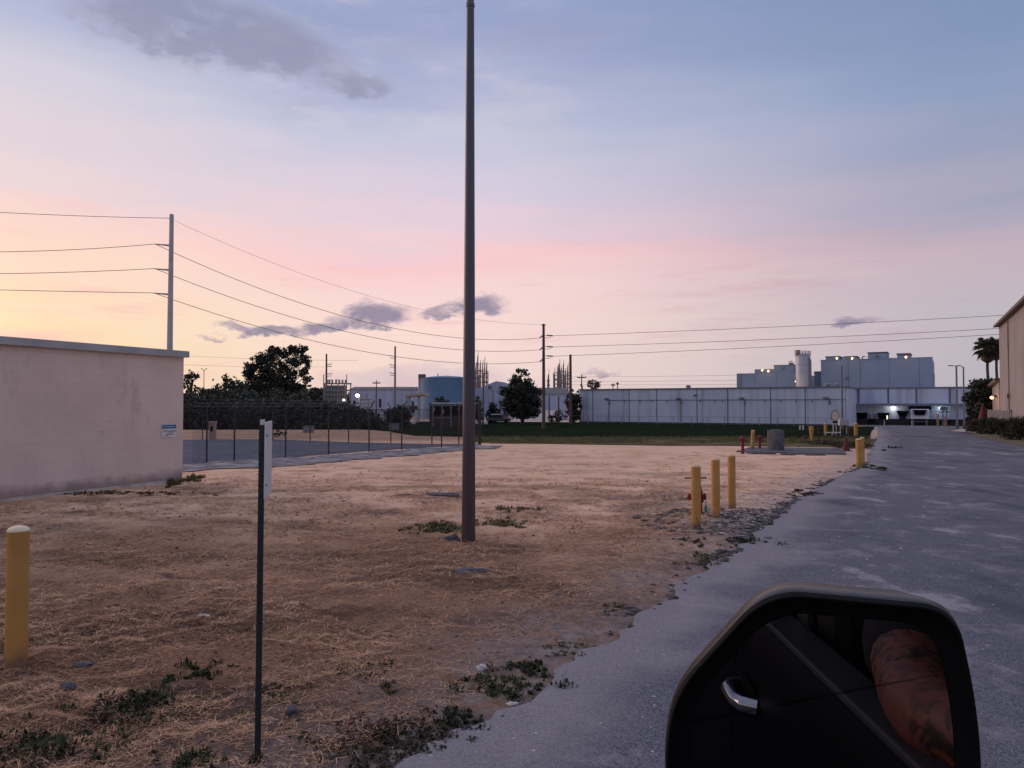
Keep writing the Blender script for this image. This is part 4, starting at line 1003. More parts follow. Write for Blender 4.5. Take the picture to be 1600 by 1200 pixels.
def pole_b():
    b = P(849.5, 650, YB); g = gz(b.x, YB); top = P(849.5, 506, YB); H = top.z-g; s = YB/F_PX
    t = thing('utility_pole', 'brown wooden power pole in the middle distance with strain insulators on both sides', 'power pole', (b.x, YB, g))
    MB().tube([(0, 0, -.5), (0, 0, H)], [2.9*s, 1.9*s], 12).build('shaft', M_WOOD, t, smooth=True)
    L_, R_ = [], []
    MB().box(-4*s, 4*s, -.1, .1, H-2.5*s, H-1.7*s).build('top_bracket', M_WOOD, t)
    for pyl, pyr in ((524, 524), (542.5, 541.5), (561, 556)):
        a = P(848, pyl, YB)-t.location; e = P(843.5, pyl+4.5, YB)-t.location; MB().tube([a, e+Vector((0, -.6, 0))], .09, 6).build('strain_insulator', M_INSUL, t)
        L_.append(t.location+e+Vector((0, -.6, 0)))
        a = P(850, pyr, YB)-t.location; c = P(854.5, pyr, YB)-t.location; e = P(864, pyr+.6, YB)-t.location
        MB().tube([a, c], .03, 6).build('insulator_link', M_INSUL, t); MB().tube([c, e], .09, 8).build('strain_insulator', M_INSUL, t)
        mb = MB(); j = [P(851, pyr+3.5, YB)-t.location, P(856, pyr+4.2, YB)-t.location, P(861, pyr+2.8, YB)-t.location]; mb.tube(j, .03, 5); mb.build('jumper_wire', M_WIRE, t)
        R_.append(t.location+e)
    return L_, R_
tips, shield = pole_a(); BL, BR = pole_b()
for i, nm in enumerate(('upper', 'middle', 'lower')):
    wire(tips[i], BL[i], (2.9, 2.5, 2.3)[i], .026, f'{nm} of three wires sagging from the grey pole to the brown pole')
    wire(tips[i], P(-420, (372, 420, 440)[i], 60), (.9, .45, .1)[i], .026, f'{nm} of three wires running left from the grey pole')
    wire(BR[i], P(1950, (469, 490, 497)[i], 82), (.35, .4, .35)[i], .026, f'{nm} of three wires running right from the brown pole')
wire(shield, P(-400, 300, 60), .4, .024, 'thin top wire running left from the grey pole tip')
wire(shield, P(849, 507, YB), 2.3, .013, 'faint thin top wire sloping down from the grey pole tip')
M_FAR = mat('far_wire', (.20, .17, .18), rough=.8)
for i, (a, b, nm) in enumerate((((290, 556, 180), (560, 563, 190), 'faint distant wire left of the big tree, upper'), ((290, 570, 180), (520, 573, 190), 'faint distant wire left of the big tree, lower'), ((893, 589, 170), (1420, 579, 170), 'faint wire over the long warehouse roof, upper'), ((893, 596, 170), (1420, 588, 170), 'faint wire over the long warehouse roof, middle'), ((893, 601, 170), (1420, 596, 170), 'faint wire over the long warehouse roof, lower'))):
    wire(P(*a), P(*b), .3, .026, nm, m=M_FAR)
def pole_c(px, ytop, Y, w, arms, label, m=M_WOOD, ybase=660, crossarms=()):
    b = P(px, 650, Y); g = gz(b.x, Y); H = P(px, ytop, Y).z-g; s = Y/F_PX
    t = thing('utility_pole', label, 'power pole', (b.x, Y, g))
    MB().tube([(0, 0, -.5), (0, 0, H)], [w*s*.58, w*s*.42], 10).build('shaft', m, t, smooth=True)
    for py, d in arms:
        z = P(px, py, Y).z-g
        MB().tube([(0, 0, z), (d*s, 0, z+abs(d)*s*.18)], .08, 6).build('stub_arm', m, t); MB().tube([(0, 0, z-5*s*.6), (d*s*.9, 0, z-2.2*s)], .07, 6).build('stub_arm', m, t)
    for py, hw in crossarms:
        z = P(px, py, Y).z-g; MB().box(-hw*s, hw*s, -.1, .1, z-.12, z+.1).build('crossarm', m, t)
        for k in (-1, -.45, .45, 1): MB().tube([(k*hw*s*.95, 0, z), (k*hw*s*.95, 0, z+2.2*s)], .08, 6).build('insulator', M_INSUL, t)
    return t
pole_c(509.5, 553, 165, 3.0, ((570, 9), (585, 9)), 'dark pole with stub arms on its right above the substation')
pole_c(617, 541, 165, 3.2, ((557, -9), (571, -9), (584, -9)), 'grey pole with stub arms on its left near the blue tank', m=mat('grey_wood', (.20, .18, .18), rough=.8))
pole_c(588, 594, 170, 1.6, (), 'thin dark pole with one crossarm before the white shed', crossarms=((598.5, 6),))
pole_c(891.5, 554, 130, 4.6, (), 'stout plain brown pole beside the pointed plant towers', crossarms=())
pole_c(909, 585, 175, 2, (), 'small crossarm pole right of the stout brown pole', crossarms=((590, 7),))
pole_c(926, 592, 178, 1.8, (), 'small crossarm pole above the treetop by the warehouse', crossarms=((595, 6),))
pole_c(958, 599, 185, 1.6, (), 'tiny pole tip showing above the warehouse roof left end, left of two', crossarms=((602, 3),))
pole_c(965, 597, 185, 1.6, (), 'tiny pole tip showing above the warehouse roof left end, right of two', crossarms=((600, 2),))
pole_c(478, 592, 115, 1.6, (), 'thin dark pole at the right side of the big tree')
pole_c(858, 620, 132, 2.2, (), 'dark post in front of the white shed, left of two')
pole_c(873, 620, 132, 2.4, (), 'dark post in front of the white shed, right of two')
pole_c(755, 604, 138, 2.2, (), 'dark plain post in front of the gabled building')
def lamp_post(px, ytop, Y, w, heads, label, ang=0):
    b = P(px, 650, Y); g = gz(b.x, Y); H = P(px, ytop, Y).z-g; s = Y/F_PX
    t = thing('lamp_post', label, 'lamp post', (b.x, Y, g), 0)
    MB().tube([(0, 0, -.3), (0, 0, H)], [w*s*.55, w*s*.42], 10).build('shaft', M_WHDK, t, smooth=True)
    MB().lathe([(w*s*.9, 0), (w*s*.9, .5), (w*s*.5, .55)], 10).build('footing', M_CONC, t)
    for d, dz in heads:
        MB().tube([(0, 0, H-.1), (d*s, 0, H-.1+dz)], .05, 6).build('arm', M_WHDK, t)
        MB().box(min(d*s, d*s*1.9), max(d*s, d*s*1.9), -.16, .16, H-.14+dz, H-.02+dz).build('luminaire', M_WHDK, t, bevel=.02)
lamp_post(1495.5, 571, 100, 3.0, ((-6.5, .05),), 'dark lamp post with flat head reaching left before the dock')
lamp_post(1506.5, 573, 97, 2.6, ((-5, .22),), 'dark lamp post right of its twin at the road end')
lamp_post(1316, 571, 86, 3.0, (), 'dark plain post in front of the warehouse corner')
lamp_post(770.5, 609, 137, 1.9, ((-2.2, -.1),), 'lamp post with a small left-facing head before the gabled building')
lamp_post(318, 579, 140, 1.2, ((-2.5, .4), (2.5, .4)), 'tiny twin-headed floodlight post above the scrub at far left')

# ------------------------------------------------------------------ long warehouse
GX = Vector((math.cos(R(30)), -math.sin(R(30)), 0)); GY = Vector((math.sin(R(30)), math.cos(R(30)), 0))   # the plant's own grid
GRZ = -R(30)
W1 = P(1322, 640, 115.0); W1.z = 0
ZG, ZT = -1.5, 4.62
def warehouse():
    L0, t0 = on_px(W1, -GX, 905)
    Ln = t0
    t = thing('warehouse', 'long low white panelled warehouse with dark roof edge', 'warehouse', (L0.x, L0.y, ZG), GRZ)
    H = ZT-ZG
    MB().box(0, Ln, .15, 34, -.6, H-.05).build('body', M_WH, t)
    xs = []
    for px in (905, 926, 983, 1026, 1089, 1137, 1204, 1258, 1322):
        _, k = on_px(L0, GX, px); xs.append(k)
    xs[0] = 0; xs[-1] = Ln
    for i in range(len(xs)-1):
        MB().box(xs[i]+.09, xs[i+1]-.09, 0, .148, 0, H-.22).build('wall_panel', M_WH, t)
        if i: 
            MB().box(xs[i]-.085, xs[i]+.085, .03, .148, 0, H-.22).build('panel_joint', M_WHDK, t)
    MB().box(-.1, Ln+.1, -.14, .4, H-.21, H).build('roof_edge', M_WHDK, t)
    MB().box(-.1, Ln+.1, .42, 34, H-.06, H-.01).build('roof', M_ROOFG, t)
    MB().box(-.02, Ln, -.05, -.003, -.2, .28).build('base_kerb', M_DARK, t)
    z = P(1061, 624.5, 122).z-ZG
    mb = MB(); x0 = on_px(L0, GX, 948)[1]; mb.tube([(x0, -.06, z), (Ln-.1, -.06, z)], .05, 6); mb.build('conduit', M_WHDK, t)
    for px in (949, 1061, 1160, 1292):
        k = on_px(L0, GX, px)[1]
        MB().box(k-.5, k+.25, -.34, -.02, z+.15, z+.42).build('wall_light', M_STEEL, t, bevel=.03)
        MB().tube([(k+.35, -.05, z+.1), (k+.35, -.05, z-.75)], .16, 8).build('junction_box', M_WHDK, t)
        if px < 1290:
            MB().tube([(k+.3, -.06, z-.5), (k+.3, -.06, .05)], .07, 6).build('downpipe', mat('rusty_pipe', (.22, .20, .20), rough=.8), t)
    for px in (976, 1000, 1019, 1042, 1094, 1116, 1129, 1195, 1220, 1244, 1269):
        k = on_px(L0, GX, px)[1]; MB().box(k-.06, k+.06, -.08, -.02, z-.45, z-.04).build('bracket', M_WHDK, t)
    k = on_px(L0, GX, 1087)[1]; MB().box(k-.3, k+.1, -.3, -.02, H-1.35, H-1.1).build('camera_box', M_WHDK, t)
    for px, w in ((1059, .9), (1284, 1.1), (1300, .8)):
        k = on_px(L0, GX, px)[1]; MB().lathe([(w*.45, 0), (w*.45, .35), (w*.55, .4), (w*.3, .62), (.02, .66)], 12, (k, 6, H)).build('roof_vent', M_STEEL, t, smooth=True)
    # return wall towards the dock
    r = thing('dock_building', 'white loading dock building with awnings and lit lamps at the road end', 'warehouse', (W1.x, W1.y, ZG), GRZ)
    D = 12.4; _, t2 = on_px(W1+GY*D, GX, 1560); 
    MB().box(.004, .3, .02, D, -.5, H).build('return_wall', M_WH, r)
    MB().box(-.0, t2, D, 40, -.5, H-.05).build('body', M_WH, r)
    org = W1+GY*D
    K = lambda px: on_px(org, GX, px)[1]
    yf = D
    seams = [K(p) for p in (1327, 1341.5, 1388, 1432, 1484, 1530)]+[t2]
    zb = P(1400, 631, 124).z-ZG
    for i in range(len(seams)-1):
        MB().box(seams[i]+.16, seams[i+1]-.16, yf-.2, yf-.01, zb+.1, H-.25).build('cladding_panel', M_WH, r)
        MB().box(seams[i+1]-.15, seams[i+1]+.15, yf-.14, yf-.01, zb+.1, H-.25).build('panel_joint', M_WHDK, r)
    MB().box(-.1, t2, yf-.3, yf+.3, H-.24, H+.0).build('roof_edge', M_WHDK, r)
    MB().box(-.1, .5, -.14, yf-.31, H-.24, H).build('roof_edge', M_WHDK, r)
    MB().box(K(1327), t2, yf-1.3, yf-.02, zb-.12, zb+.06).build('canopy', M_WH, r)
    MB().box(K(1327), t2, yf-1.36, yf-1.303, zb-.32, zb-.0).build('canopy_edge', M_WHDK, r)
    MB().box(K(1328), t2, yf-.6, yf-.02, -.5, 1.0).build('dock_base', M_DARK, r)
    # doors under the canopy
    def shelter(px, wtop, wbot, ztop, zbot):
        k = K(px); s = 124/F_PX
        v = [(k-wtop*s, yf-.65, ztop), (k+wtop*s, yf-.65, ztop), (k+wbot*s, yf-.08, zbot), (k-wbot*s, yf-.08, zbot), (k-wtop*s, yf-.02, ztop), (k+wtop*s, yf-.02, ztop)]
        MB().add(v, [(0, 1, 2, 3), (0, 4, 5, 1), (0, 3, 4), (1, 5, 2)]).build('dock_shelter', M_BLACK, r)
        MB().box(k-wbot*s*.97, k+wbot*s*.97, yf-.07, yf-.012, zbot-.02 if zbot > 1.2 else 1.05, ztop-.1).build('dock_door', M_DARK, r)
    zz = lambda py: P(1400, py, 123).z-ZG
    shelter(1346.5, 8.5, 6, zz(645), zz(656))
    shelter(1380, 8.5, 6.3, zz(645), zz(656))
    shelter(1410, 8.5, 5.0, zz(642), zz(650))
    MB().box(K(1404.5), K(1415), yf-.1, yf-.07, .55, zz(643)).build('personnel_door', M_DARK, r)
    MB().box(K(1385.3), K(1387), yf-.75, yf-.66, zz(655), zz(649)).build('lit_door_gap', M_LWD, r)
    for px in (1358.5, 1367): MB().box(K(px)-.12, K(px)+.12, yf-.3, yf-.02, .3, zz(647)).build('downpipe', M_WHDK, r)
    MB().box(K(1325), K(1327.5), yf-1.4, yf-.02, 0, zb-.3).build('dock_end_wall', M_WHDK, r)
    for px in (1362, 1478): MB().box(K(px)-.5, K(px)+.5, yf-.9, yf-.62, .35, .95).build('bumper_block', M_BLACK, r, bevel=.03)
    for px, py, m, c, e, wd in ((1395.5, 637, M_LW, (1, .97, .85), 8, .26), (1470, 637, M_LC, (.75, .9, 1), 5, .21)):
        p = org+GX*K(px)-GY*.55; z = P(px, py, p.y).z
        lt = thing('wall_lamp', 'glowing white lamp on the dock wall' if m is M_LW else 'glowing bluish lamp on the dock wall, right of the trailer', 'lamp', (p.x, p.y, z), GRZ)
        MB().box(-.22, .22, .12, .55, .12, .3).build('housing', M_STEEL, lt, bevel=.02)
        MB().lathe([(.05, -wd), (wd*.75, -wd*.6), (wd, 0), (wd*.75, wd*.5), (.05, wd*.6)], 12).build('bulb', m, lt, smooth=True)
        ld = bpy.data.lights.new('lamp_light', 'POINT'); ld.energy = e; ld.color = c; ld.shadow_soft_size = .3; lo = bpy.data.objects.new('lamp_light', ld); COL.objects.link(lo); lo.parent = lt; lo.location = (0, -.9, -.1)
    # trailer backed to the dock: its front and cooling unit face us
    kx = K(1437.5); p = org+GX*kx-GY*.6
    tr = thing('semi_trailer', 'white refrigerated trailer with black cooling unit parked at the dock', 'trailer', (p.x-GY.x*1.0, p.y-GY.y*1.0, ZG), GRZ)
    s = 122/F_PX; w = 12.3*s
    zt_, zl = zz(639), 1.05
    MB().box(-w, w, -.9, 1.2, zl, zt_).build('trailer_body', M_TRAILER, tr, bevel=.06)
    zu0, zu1 = zz(648), zz(640.2)
    MB().add([(-w*.74, -1.35, zu1), (w*.74, -1.35, zu1), (w*.55, -1.25, zu0), (-w*.55, -1.25, zu0), (-w*.74, -.91, zu1), (w*.74, -.91, zu1), (w*.55, -.91, zu0), (-w*.55, -.91, zu0)], [(0, 3, 2, 1), (0, 1, 5, 4), (3, 7, 6, 2), (0, 4, 7, 3), (1, 2, 6, 5)]).build('cooling_unit', M_BLACK, tr)
    MB().box(-w*.98, w*.98, -1.0, -.91, zz(658.2), zz(657.2)).build('bumper_rail', M_WHDK, tr)
    for sx in (-1, 1): 
        MB().box(sx*w*.72-.1, sx*w*.72+.1, -.5, -.25, 0, zl).build('landing_leg', M_STEEL, tr)
        MB().box(sx*w*.9-.1, sx*w*.9+.1, -.98, -.905, zz(646), zz(640.5)).build('corner_post', M_TRAILER, tr)
    MB().box(-w*1.25, w*1.25, .2, .9, zt_-.1, zt_+.5).build('dock_hood', M_BLACK, tr)
    for i, (px, lb_) in enumerate(((1465.3, 'yellow guard post in front of the dock, right of the trailer'), (1476, 'thin yellow guard post farther right along the dock'))):
        q = org+GX*K(px)-GY*6; make_bollard(lb_, (q.x, q.y, ZG), 1.9 if i == 0 else 1.6, .26 if i == 0 else .18, body=M_YELLOW_OLD)
    for i, px in enumerate((1427, 1386)):
        q = org+GX*K(px)-GY*7; tag(MB().tube([(0, 0, -.1), (0, 0, .9)], .06, 8).build('guide_post', M_SIGNW, None, loc=(q.x, q.y, ZG)), ('thin white guide post left of the trailer', 'thin white guide post under the lit dock door')[i], 'post')
    for i, px in enumerate((1473, 1478.5)):
        q = org+GX*K(px)-GY*3
        k = thing('gas_meter', ('dark pipe stand at the dock wall, left of two', 'dark pipe stand at the dock wall, right of two')[i], 'pipes', (q.x, q.y, ZG))
        MB().tube([(0, 0, 0), (0, 0, 3.3-.5*i)], .09, 8).build('riser', M_WHDK, k); MB().tube([(-.5, 0, 2.2), (.5, 0, 2.2)], .1, 8).build('manifold', M_WHDK, k); MB().box(-.35, .1, -.2, .2, 2.4, 3.0).build('meter', M_WHDK, k)
    # low fence in front of the warehouse
    A = L0-GY*4+GX*.5; Bp = W1-GY*4-GX*1.0; d = (Bp-A).normalized()
    f = thing('low_fence', 'low wire fence running along the foot of the long warehouse', 'fence', (A.x, A.y, ZG))
    Lf = (Bp-A).length
    for px in (919, 948, 971, 998, 1026, 1052, 1080, 1105, 1132, 1160, 1186, 1214, 1240, 1262, 1290):
        k = on_px(A, d, px)[1]
        if 0 <= k <= Lf: MB().tube([d*k+Vector((0, 0, -.2)), d*k+Vector((0, 0, 1.35))], .05, 6).build('post', M_STEEL, f)
    MB().tube([Vector((0, 0, 1.33)), d*Lf+Vector((0, 0, 1.33))], .03, 6).build('top_rail', M_STEEL, f)
    MB().tube([Vector((0, 0, .2)), d*Lf+Vector((0, 0, .2))], .02, 6).build('bottom_wire', M_STEEL, f)
warehouse()

# ------------------------------------------------------------------ tall block behind with rooftop units and silo
def towers():
    YT = 160.0; s = YT/F_PX
    g = -1.5
    org = P(1283, 640, YT); org.z = 0
    K = lambda px: on_px(org, GX, px)[1]
    X = K
    def Yat(px): return (org+GX*K(px)).y
    Z = lambda py, px=1300: P(px, py, Yat(px)).z-g
    def lampo(px, py, label, par, e=26):
        q = P(px, py, Yat(px)-1.5)
        t = thing('flood_lamp', label, 'lamp', q)
        MB().lathe([(.06, -.3), (.19, -.08), (.20, .05), (.07, .14)], 10).build('bulb', M_LO, t, smooth=True)
        MB().box(-.08, .08, .2, 1.1, -.1, .06).build('arm', M_STEEL, t)
        ld = bpy.data.lights.new('lamp_light', 'POINT'); ld.energy = e*.45; ld.color = (1, .62, .28); ld.shadow_soft_size = .3; lo = bpy.data.objects.new('lamp_light', ld); COL.objects.link(lo); lo.parent = t; lo.location = (0, -.6, -.1)
    # right block
    x0, x1 = X(1283), X(1457.5)
    t = thing('tower_block', 'tall grey windowless block behind the warehouse, right of the silo', 'building', (*(org+GX*x0).xy, g), GRZ)
    w = x1-x0
    MB().box(0, w, .12, 26, 0, Z(561, 1370)).build('body', M_TOWER, t)
    sx = [0, X(1326)-x0, X(1344.5)-x0, X(1390)-x0, X(1437)-x0, w]
    for i in range(5): MB().box(sx[i]+.04, sx[i+1]-.04, 0, .118, 0, Z(561, 1370)-.02).build('wall_panel', M_TOWER, t)
    MB().box(-.1, w+.1, -.06, .5, Z(561, 1370)-.0, Z(560, 1370)).build('roof_edge', M_TOWER, t)
    MB().box(X(1457.5)-x0-.0, w+.35, .12, 4, 0, Z(586)).build('side_wall', M_TOWER, t)
    for a, b_, py in ((1290.5, 1312, 557.5), (1318.5, 1339, 557.5), (1356.5, 1386.5, 552), (1402.5, 1423, 555)):
        m = MB(); m.box(X(a)-x0, X(b_)-x0, .3, 7, Z(561, 1370)+.05, Z(py, (a+b_)/2)); u = m.build('rooftop_unit', M_TOWER, t)
        MB().box(X(a)-x0-.12, X(b_)-x0+.12, .2, 7.1, Z(py), Z(py, (a+b_)/2)+.16).build('unit_cap', M_TOWERS, t)
    MB().tube([(X(1347.5)-x0, 1, Z(560, 1370)), (X(1347.5)-x0, 1, Z(556.8, 1350)), (X(1356)-x0, 1, Z(556.8, 1350))], .16, 8).build('vent_pipe', M_TOWER, t)
    for px, py in ((1323, 590.5), (1371, 556.5)): MB().box(X(px)-x0-.25, X(px)-x0+.25, -.3, -.002, Z(py, px)-.25, Z(py, px)+.25).build('wall_vent', M_WHDK, t)
    for px, py, lb_ in ((1307.5, 559.5, 'warm flood lamp on the leftmost rooftop unit of the right block'), (1331.5, 559.5, 'warm flood lamp on the second rooftop unit of the right block'), (1415.5, 557.5, 'warm flood lamp on the rightmost rooftop unit of the right block')): lampo(px, py, lb_, t)
    # left block
    x0, x1 = X(1151), X(1246)
    t = thing('tower_block', 'stepped grey windowless block left of the silo', 'building', (*(org+GX*x0).xy, g), GRZ)
    w = x1-x0
    MB().box(0, w, .12, 24, 0, Z(582.6, 1200)).build('body', M_TOWER, t)
    MB().box(.3, X(1159)-x0, 0, .118, 0, Z(582.6, 1200)-.05).build('side_panel', M_TOWERS, t)
    sx = [X(1159)-x0+.05, X(1180)-x0, X(1213)-x0, w]
    for i in range(3): MB().box(sx[i]+.03, sx[i+1]-.03, 0, .118, 0, Z(582.6, 1200)-.03).build('wall_panel', M_TOWER, t)
    MB().box(X(1179)-x0, X(1209)-x0, .3, 8, Z(582.6, 1200), Z(576.5, 1200)).build('rooftop_unit', M_TOWER, t)
    MB().box(X(1209.3)-x0, X(1241)-x0, .25, 8, Z(582.6, 1200), Z(571, 1225)).build('rooftop_unit', M_TOWER, t)
    MB().box(X(1209)-x0-.1, X(1241)-x0+.1, .18, 8.1, Z(571, 1225), Z(571, 1225)+.15).build('unit_cap', M_TOWERS, t)
    MB().box(X(1223)-x0, X(1225)-x0, .0, .24, Z(576, 1225), Z(574, 1225)).build('wall_vent', M_WHDK, t)
    lampo(1191, 578, 'warm flood lamp on the stepped left block, left of two', t); lampo(1200.5, 579.3, 'warm flood lamp on the stepped left block, right of two', t)
    q = P(1236.5, 571.5, Yat(1236.5)+1); k = thing('antenna_cluster', 'small dark antenna cluster on the stepped block beside the silo', 'antenna', q)
    for i in range(9):
        a = i*.7; MB().tube([(math.cos(a)*.35, 0, -.1), (math.cos(a)*.5, 0, .7+.55*((i*37) % 5)/4)], .05, 5).build('aerial', M_WHDK, k)
    MB().box(-.5, .45, -.3, .3, .1, .55).build('equipment_box', M_WHDK, k); MB().lathe([(.05, 0), (.38, .12), (.4, .16)], 10, (-.3, -.4, .7)).build('dish', M_SIGNW, k)
    # link block
    x0 = X(1270.2); t = thing('link_block', 'lower grey wall between the silo and the tall right block', 'building', (*(org+GX*x0+GY*2).xy, g), GRZ)
    MB().box(0, X(1284)-x0+.6, 0, 10, 0, Z(580, 1277)).build('body', M_TOWER, t)
    MB().box(-.05, X(1284)-x0+.6, -.1, .0-.002, Z(580, 1277)-.15, Z(580, 1277)+.05).build('roof_edge', M_TOWERS, t)
    # silo
    c = P(1257.5, 580, Yat(1257.5)-1.6); s = c.y/F_PX; t = thing('silo', 'tall grey cylindrical silo with railed top between the two blocks', 'silo', (c.x, c.y+1, g))
    r = 11*s; zt = P(1257.5, 552.2, c.y).z-g
    MB().lathe([(r, 0), (r, zt-.5), (r*.985, zt-.45), (r*.8, zt), (.1, zt+.1)], 28).build('shell', M_SILO, t, smooth=True)
    for z in np.linspace(zt*.35, zt-.6, 6): MB().lathe([(r*1.0, z-.06), (r*1.02, z-.05), (r*1.02, z+.05), (r*1.0, z+.06)], 28).build('ring_band', M_SILO, t)
    for k in range(16):
        w = 2*math.pi*k/16; MB().tube([(r*1.02*math.cos(w), r*1.02*math.sin(w), zt-.5), (r*1.06*math.cos(w), r*1.06*math.sin(w), zt+.55)], .05, 5).build('rail_post', M_STEEL, t)
    mb = MB()
    for hh in (.1, .5): mb.tube([(r*1.06*math.cos(2*math.pi*k/24), r*1.06*math.sin(2*math.pi*k/24), zt+hh) for k in range(25)], .045, 5)
    mb.build('guard_rail', M_STEEL, t)
    MB().box(-r*1.1, -r*.55, -r*.5, r*.2, zt-.2, zt+.75).build('top_box', M_STEEL, t)
    for i, dx in enumerate((.62, .78, .95)): MB().tube([(r*dx, -r*math.sqrt(max(0, 1-dx*dx))-.18, 0), (r*dx, -r*math.sqrt(max(0, 1-dx*dx))-.18, zt-.9-.3*i)], .16, 8).build('side_pipe', M_TOWERS, t)
    # the lamp that lights the silo's left edge
    q = (c.x-r-1.1, c.y-1.6, P(1247, 596, c.y-1.6).z); k = thing('flood_lamp', 'warm lamp low beside the left edge of the silo', 'lamp', q)
    MB().lathe([(.02, -.08), (.1, 0), (.02, .08)], 8).build('bulb', M_LO, k); MB().box(-.04, .04, .05, .6, -.05, .03).build('arm', M_STEEL, k)
    ld = bpy.data.lights.new('lamp_light', 'POINT'); ld.energy = 40; ld.color = (1, .6, .3); ld.shadow_soft_size = .1; lo = bpy.data.objects.new('lamp_light', ld); COL.objects.link(lo); lo.parent = k; lo.location = (0, -.2, .15)
towers()

# ------------------------------------------------------------------ tan building on the right
def tan_building():
    C = P(1563, 640, 70.0); g = gz(C.x, 70)
    rz = math.atan2(-RF.y, -RF.x)            # local x runs towards the camera, outward (to the road) is local -y
    t = thing('tan_building', 'tall tan stucco building with brown roof edge at the right edge', 'building', (C.x, C.y, g), rz)
    H = P(1563, 511, 70).z-g
    # outward normal check: local -y in world
    MB().box(0, 42, .0, 24, -.6, H).build('wall', M_TAN, t)
    MB().box(-.35, 42, -.35, 24.3, H, H+.16).build('roof', M_TRIM, t)
    MB().box(-.35, 42, -.42, -.352, H-.04, H+.18).build('roof_edge', M_TRIM, t)
    K = lambda px: on_px(C, -RF, px)[1]
    for px in (1577.5,): 
        k = K(px); MB().box(k-.12, k+.12, -.10, -.002, -.3, H-.2).build('pilaster', M_TAN, t)
    z = lambda py, Y=68.0: P(1570, py, Y).z-g
    MB().box(K(1573.5), K(1577.0), -.08, -.001, 0, z(624, 64)).build('door', mat('grey_door', (.20, .18, .19), rough=.6), t)
    MB().box(K(1578.5), K(1581), -.14, -.002, 0, z(640, 62)).build('dark_pier', M_TRIM, t)
    MB().box(K(1579)-.15, K(1579)+.15, -.25, -.12, z(619, 63)-.2, z(619, 63)+.2).build('alarm_box', M_TRIM, t)
    # lean-to at the far end
    l = thing('lean_to', 'low tan lean-to with sloping brown roof at the end of the tan building', 'building', (C.x, C.y, g), rz)
    zA = z(596, 70); e = on_px(C, RF, 1551.5)[1]; zB = P(1551.5, 604, 75).z-g
    MB().add([(0-.002, -.06, -.6), (-e, -.06, -.6), (-e, -.06, zB), (0-.002, -.06, zA), (-.002, 10, -.6), (-e, 10, -.6), (-e, 10, zB), (-.002, 10, zA)], [(0, 3, 2, 1), (4, 5, 6, 7), (1, 2, 6, 5), (2, 3, 7, 6), (0, 4, 7, 3)]).build('wall', M_TAN, l)
    MB().add([(0, -.4, zA+.02), (-e-.4, -.4, zB-.06), (-e-.4, 10.3, zB-.06), (0, 10.3, zA+.02), (0, -.4, zA+.32), (-e-.4, -.4, zB+.24), (-e-.4, 10.3, zB+.24), (0, 10.3, zA+.32)], [(0, 3, 2, 1), (4, 5, 6, 7), (0, 1, 5, 4), (1, 2, 6, 5), (2, 3, 7, 6), (3, 0, 4, 7)]).build('roof', M_TRIM, l)
    MB().box(-e+.3, -e+.75, -.35, -.07, 0, 1.5).build('meter_box', M_TRIM, l)
    k = on_px(C, RF, 1559.5)[1]; p = C+RF*k; n = Vector((-RR.x, -RR.y, 0))
    q = p+n*.5; zl = P(1559.5, 621, q.y).z
    lp = thing('wall_lamp', 'glowing orange lamp with its conduit on the tan lean-to wall', 'lamp', (q.x, q.y, zl), rz)
    MB().lathe([(.04, -.15), (.14, -.08), (.15, .05), (.05, .12)], 12).build('bulb', M_LO, lp, smooth=True); MB().box(-.12, .12, .1, .42, .0, .22).build('housing', M_TRIM, lp)
    MB().tube([(.5, .36, .0), (.5, .36, -2.2)], .05, 6).build('conduit', M_CANOPY, lp)
    ld = bpy.data.lights.new('lamp_light', 'POINT'); ld.energy = 42; ld.color = (1, .52, .20); ld.shadow_soft_size = .2; lo = bpy.data.objects.new('lamp_light', ld); COL.objects.link(lo); lo.parent = lp; lo.location = (0, -.25, -.25)
    # picket fence before the wall
    A = C-RF*8.5+n*1.6; f = thing('picket_fence', 'pale vertical picket fence against the tan wall behind the hedge', 'fence', (A.x, A.y, gz(A.x, A.y)), rz)
    for j in range(22):
        MB().box(j*.8, j*.8+.28, -.03, .03, -.2, 1.75).build('picket', M_TAN, f)
    MB().box(-.05, 17.4, .032, .09, 1.2, 1.32).build('rail', M_TAN, f)
    q = P(1536, 660, 60); gg = gz(q.x, 60); u = thing('patio_umbrella', 'closed dark red patio umbrella behind the hedges', 'umbrella', (q.x, 60, gg))
    zt = P(1536, 633, 60).z-gg; zb = P(1536, 656, 60).z-gg
    MB().lathe([(.34, zb), (.30, zb+.25), (.20, (zb+zt)/2), (.09, zt-.12), (.02, zt)], 12).build('folded_canopy', M_DKRED, u, smooth=True); MB().tube([(0, 0, -.1), (0, 0, zt+.05)], .03, 6).build('pole', M_STEEL, u)
tan_building()

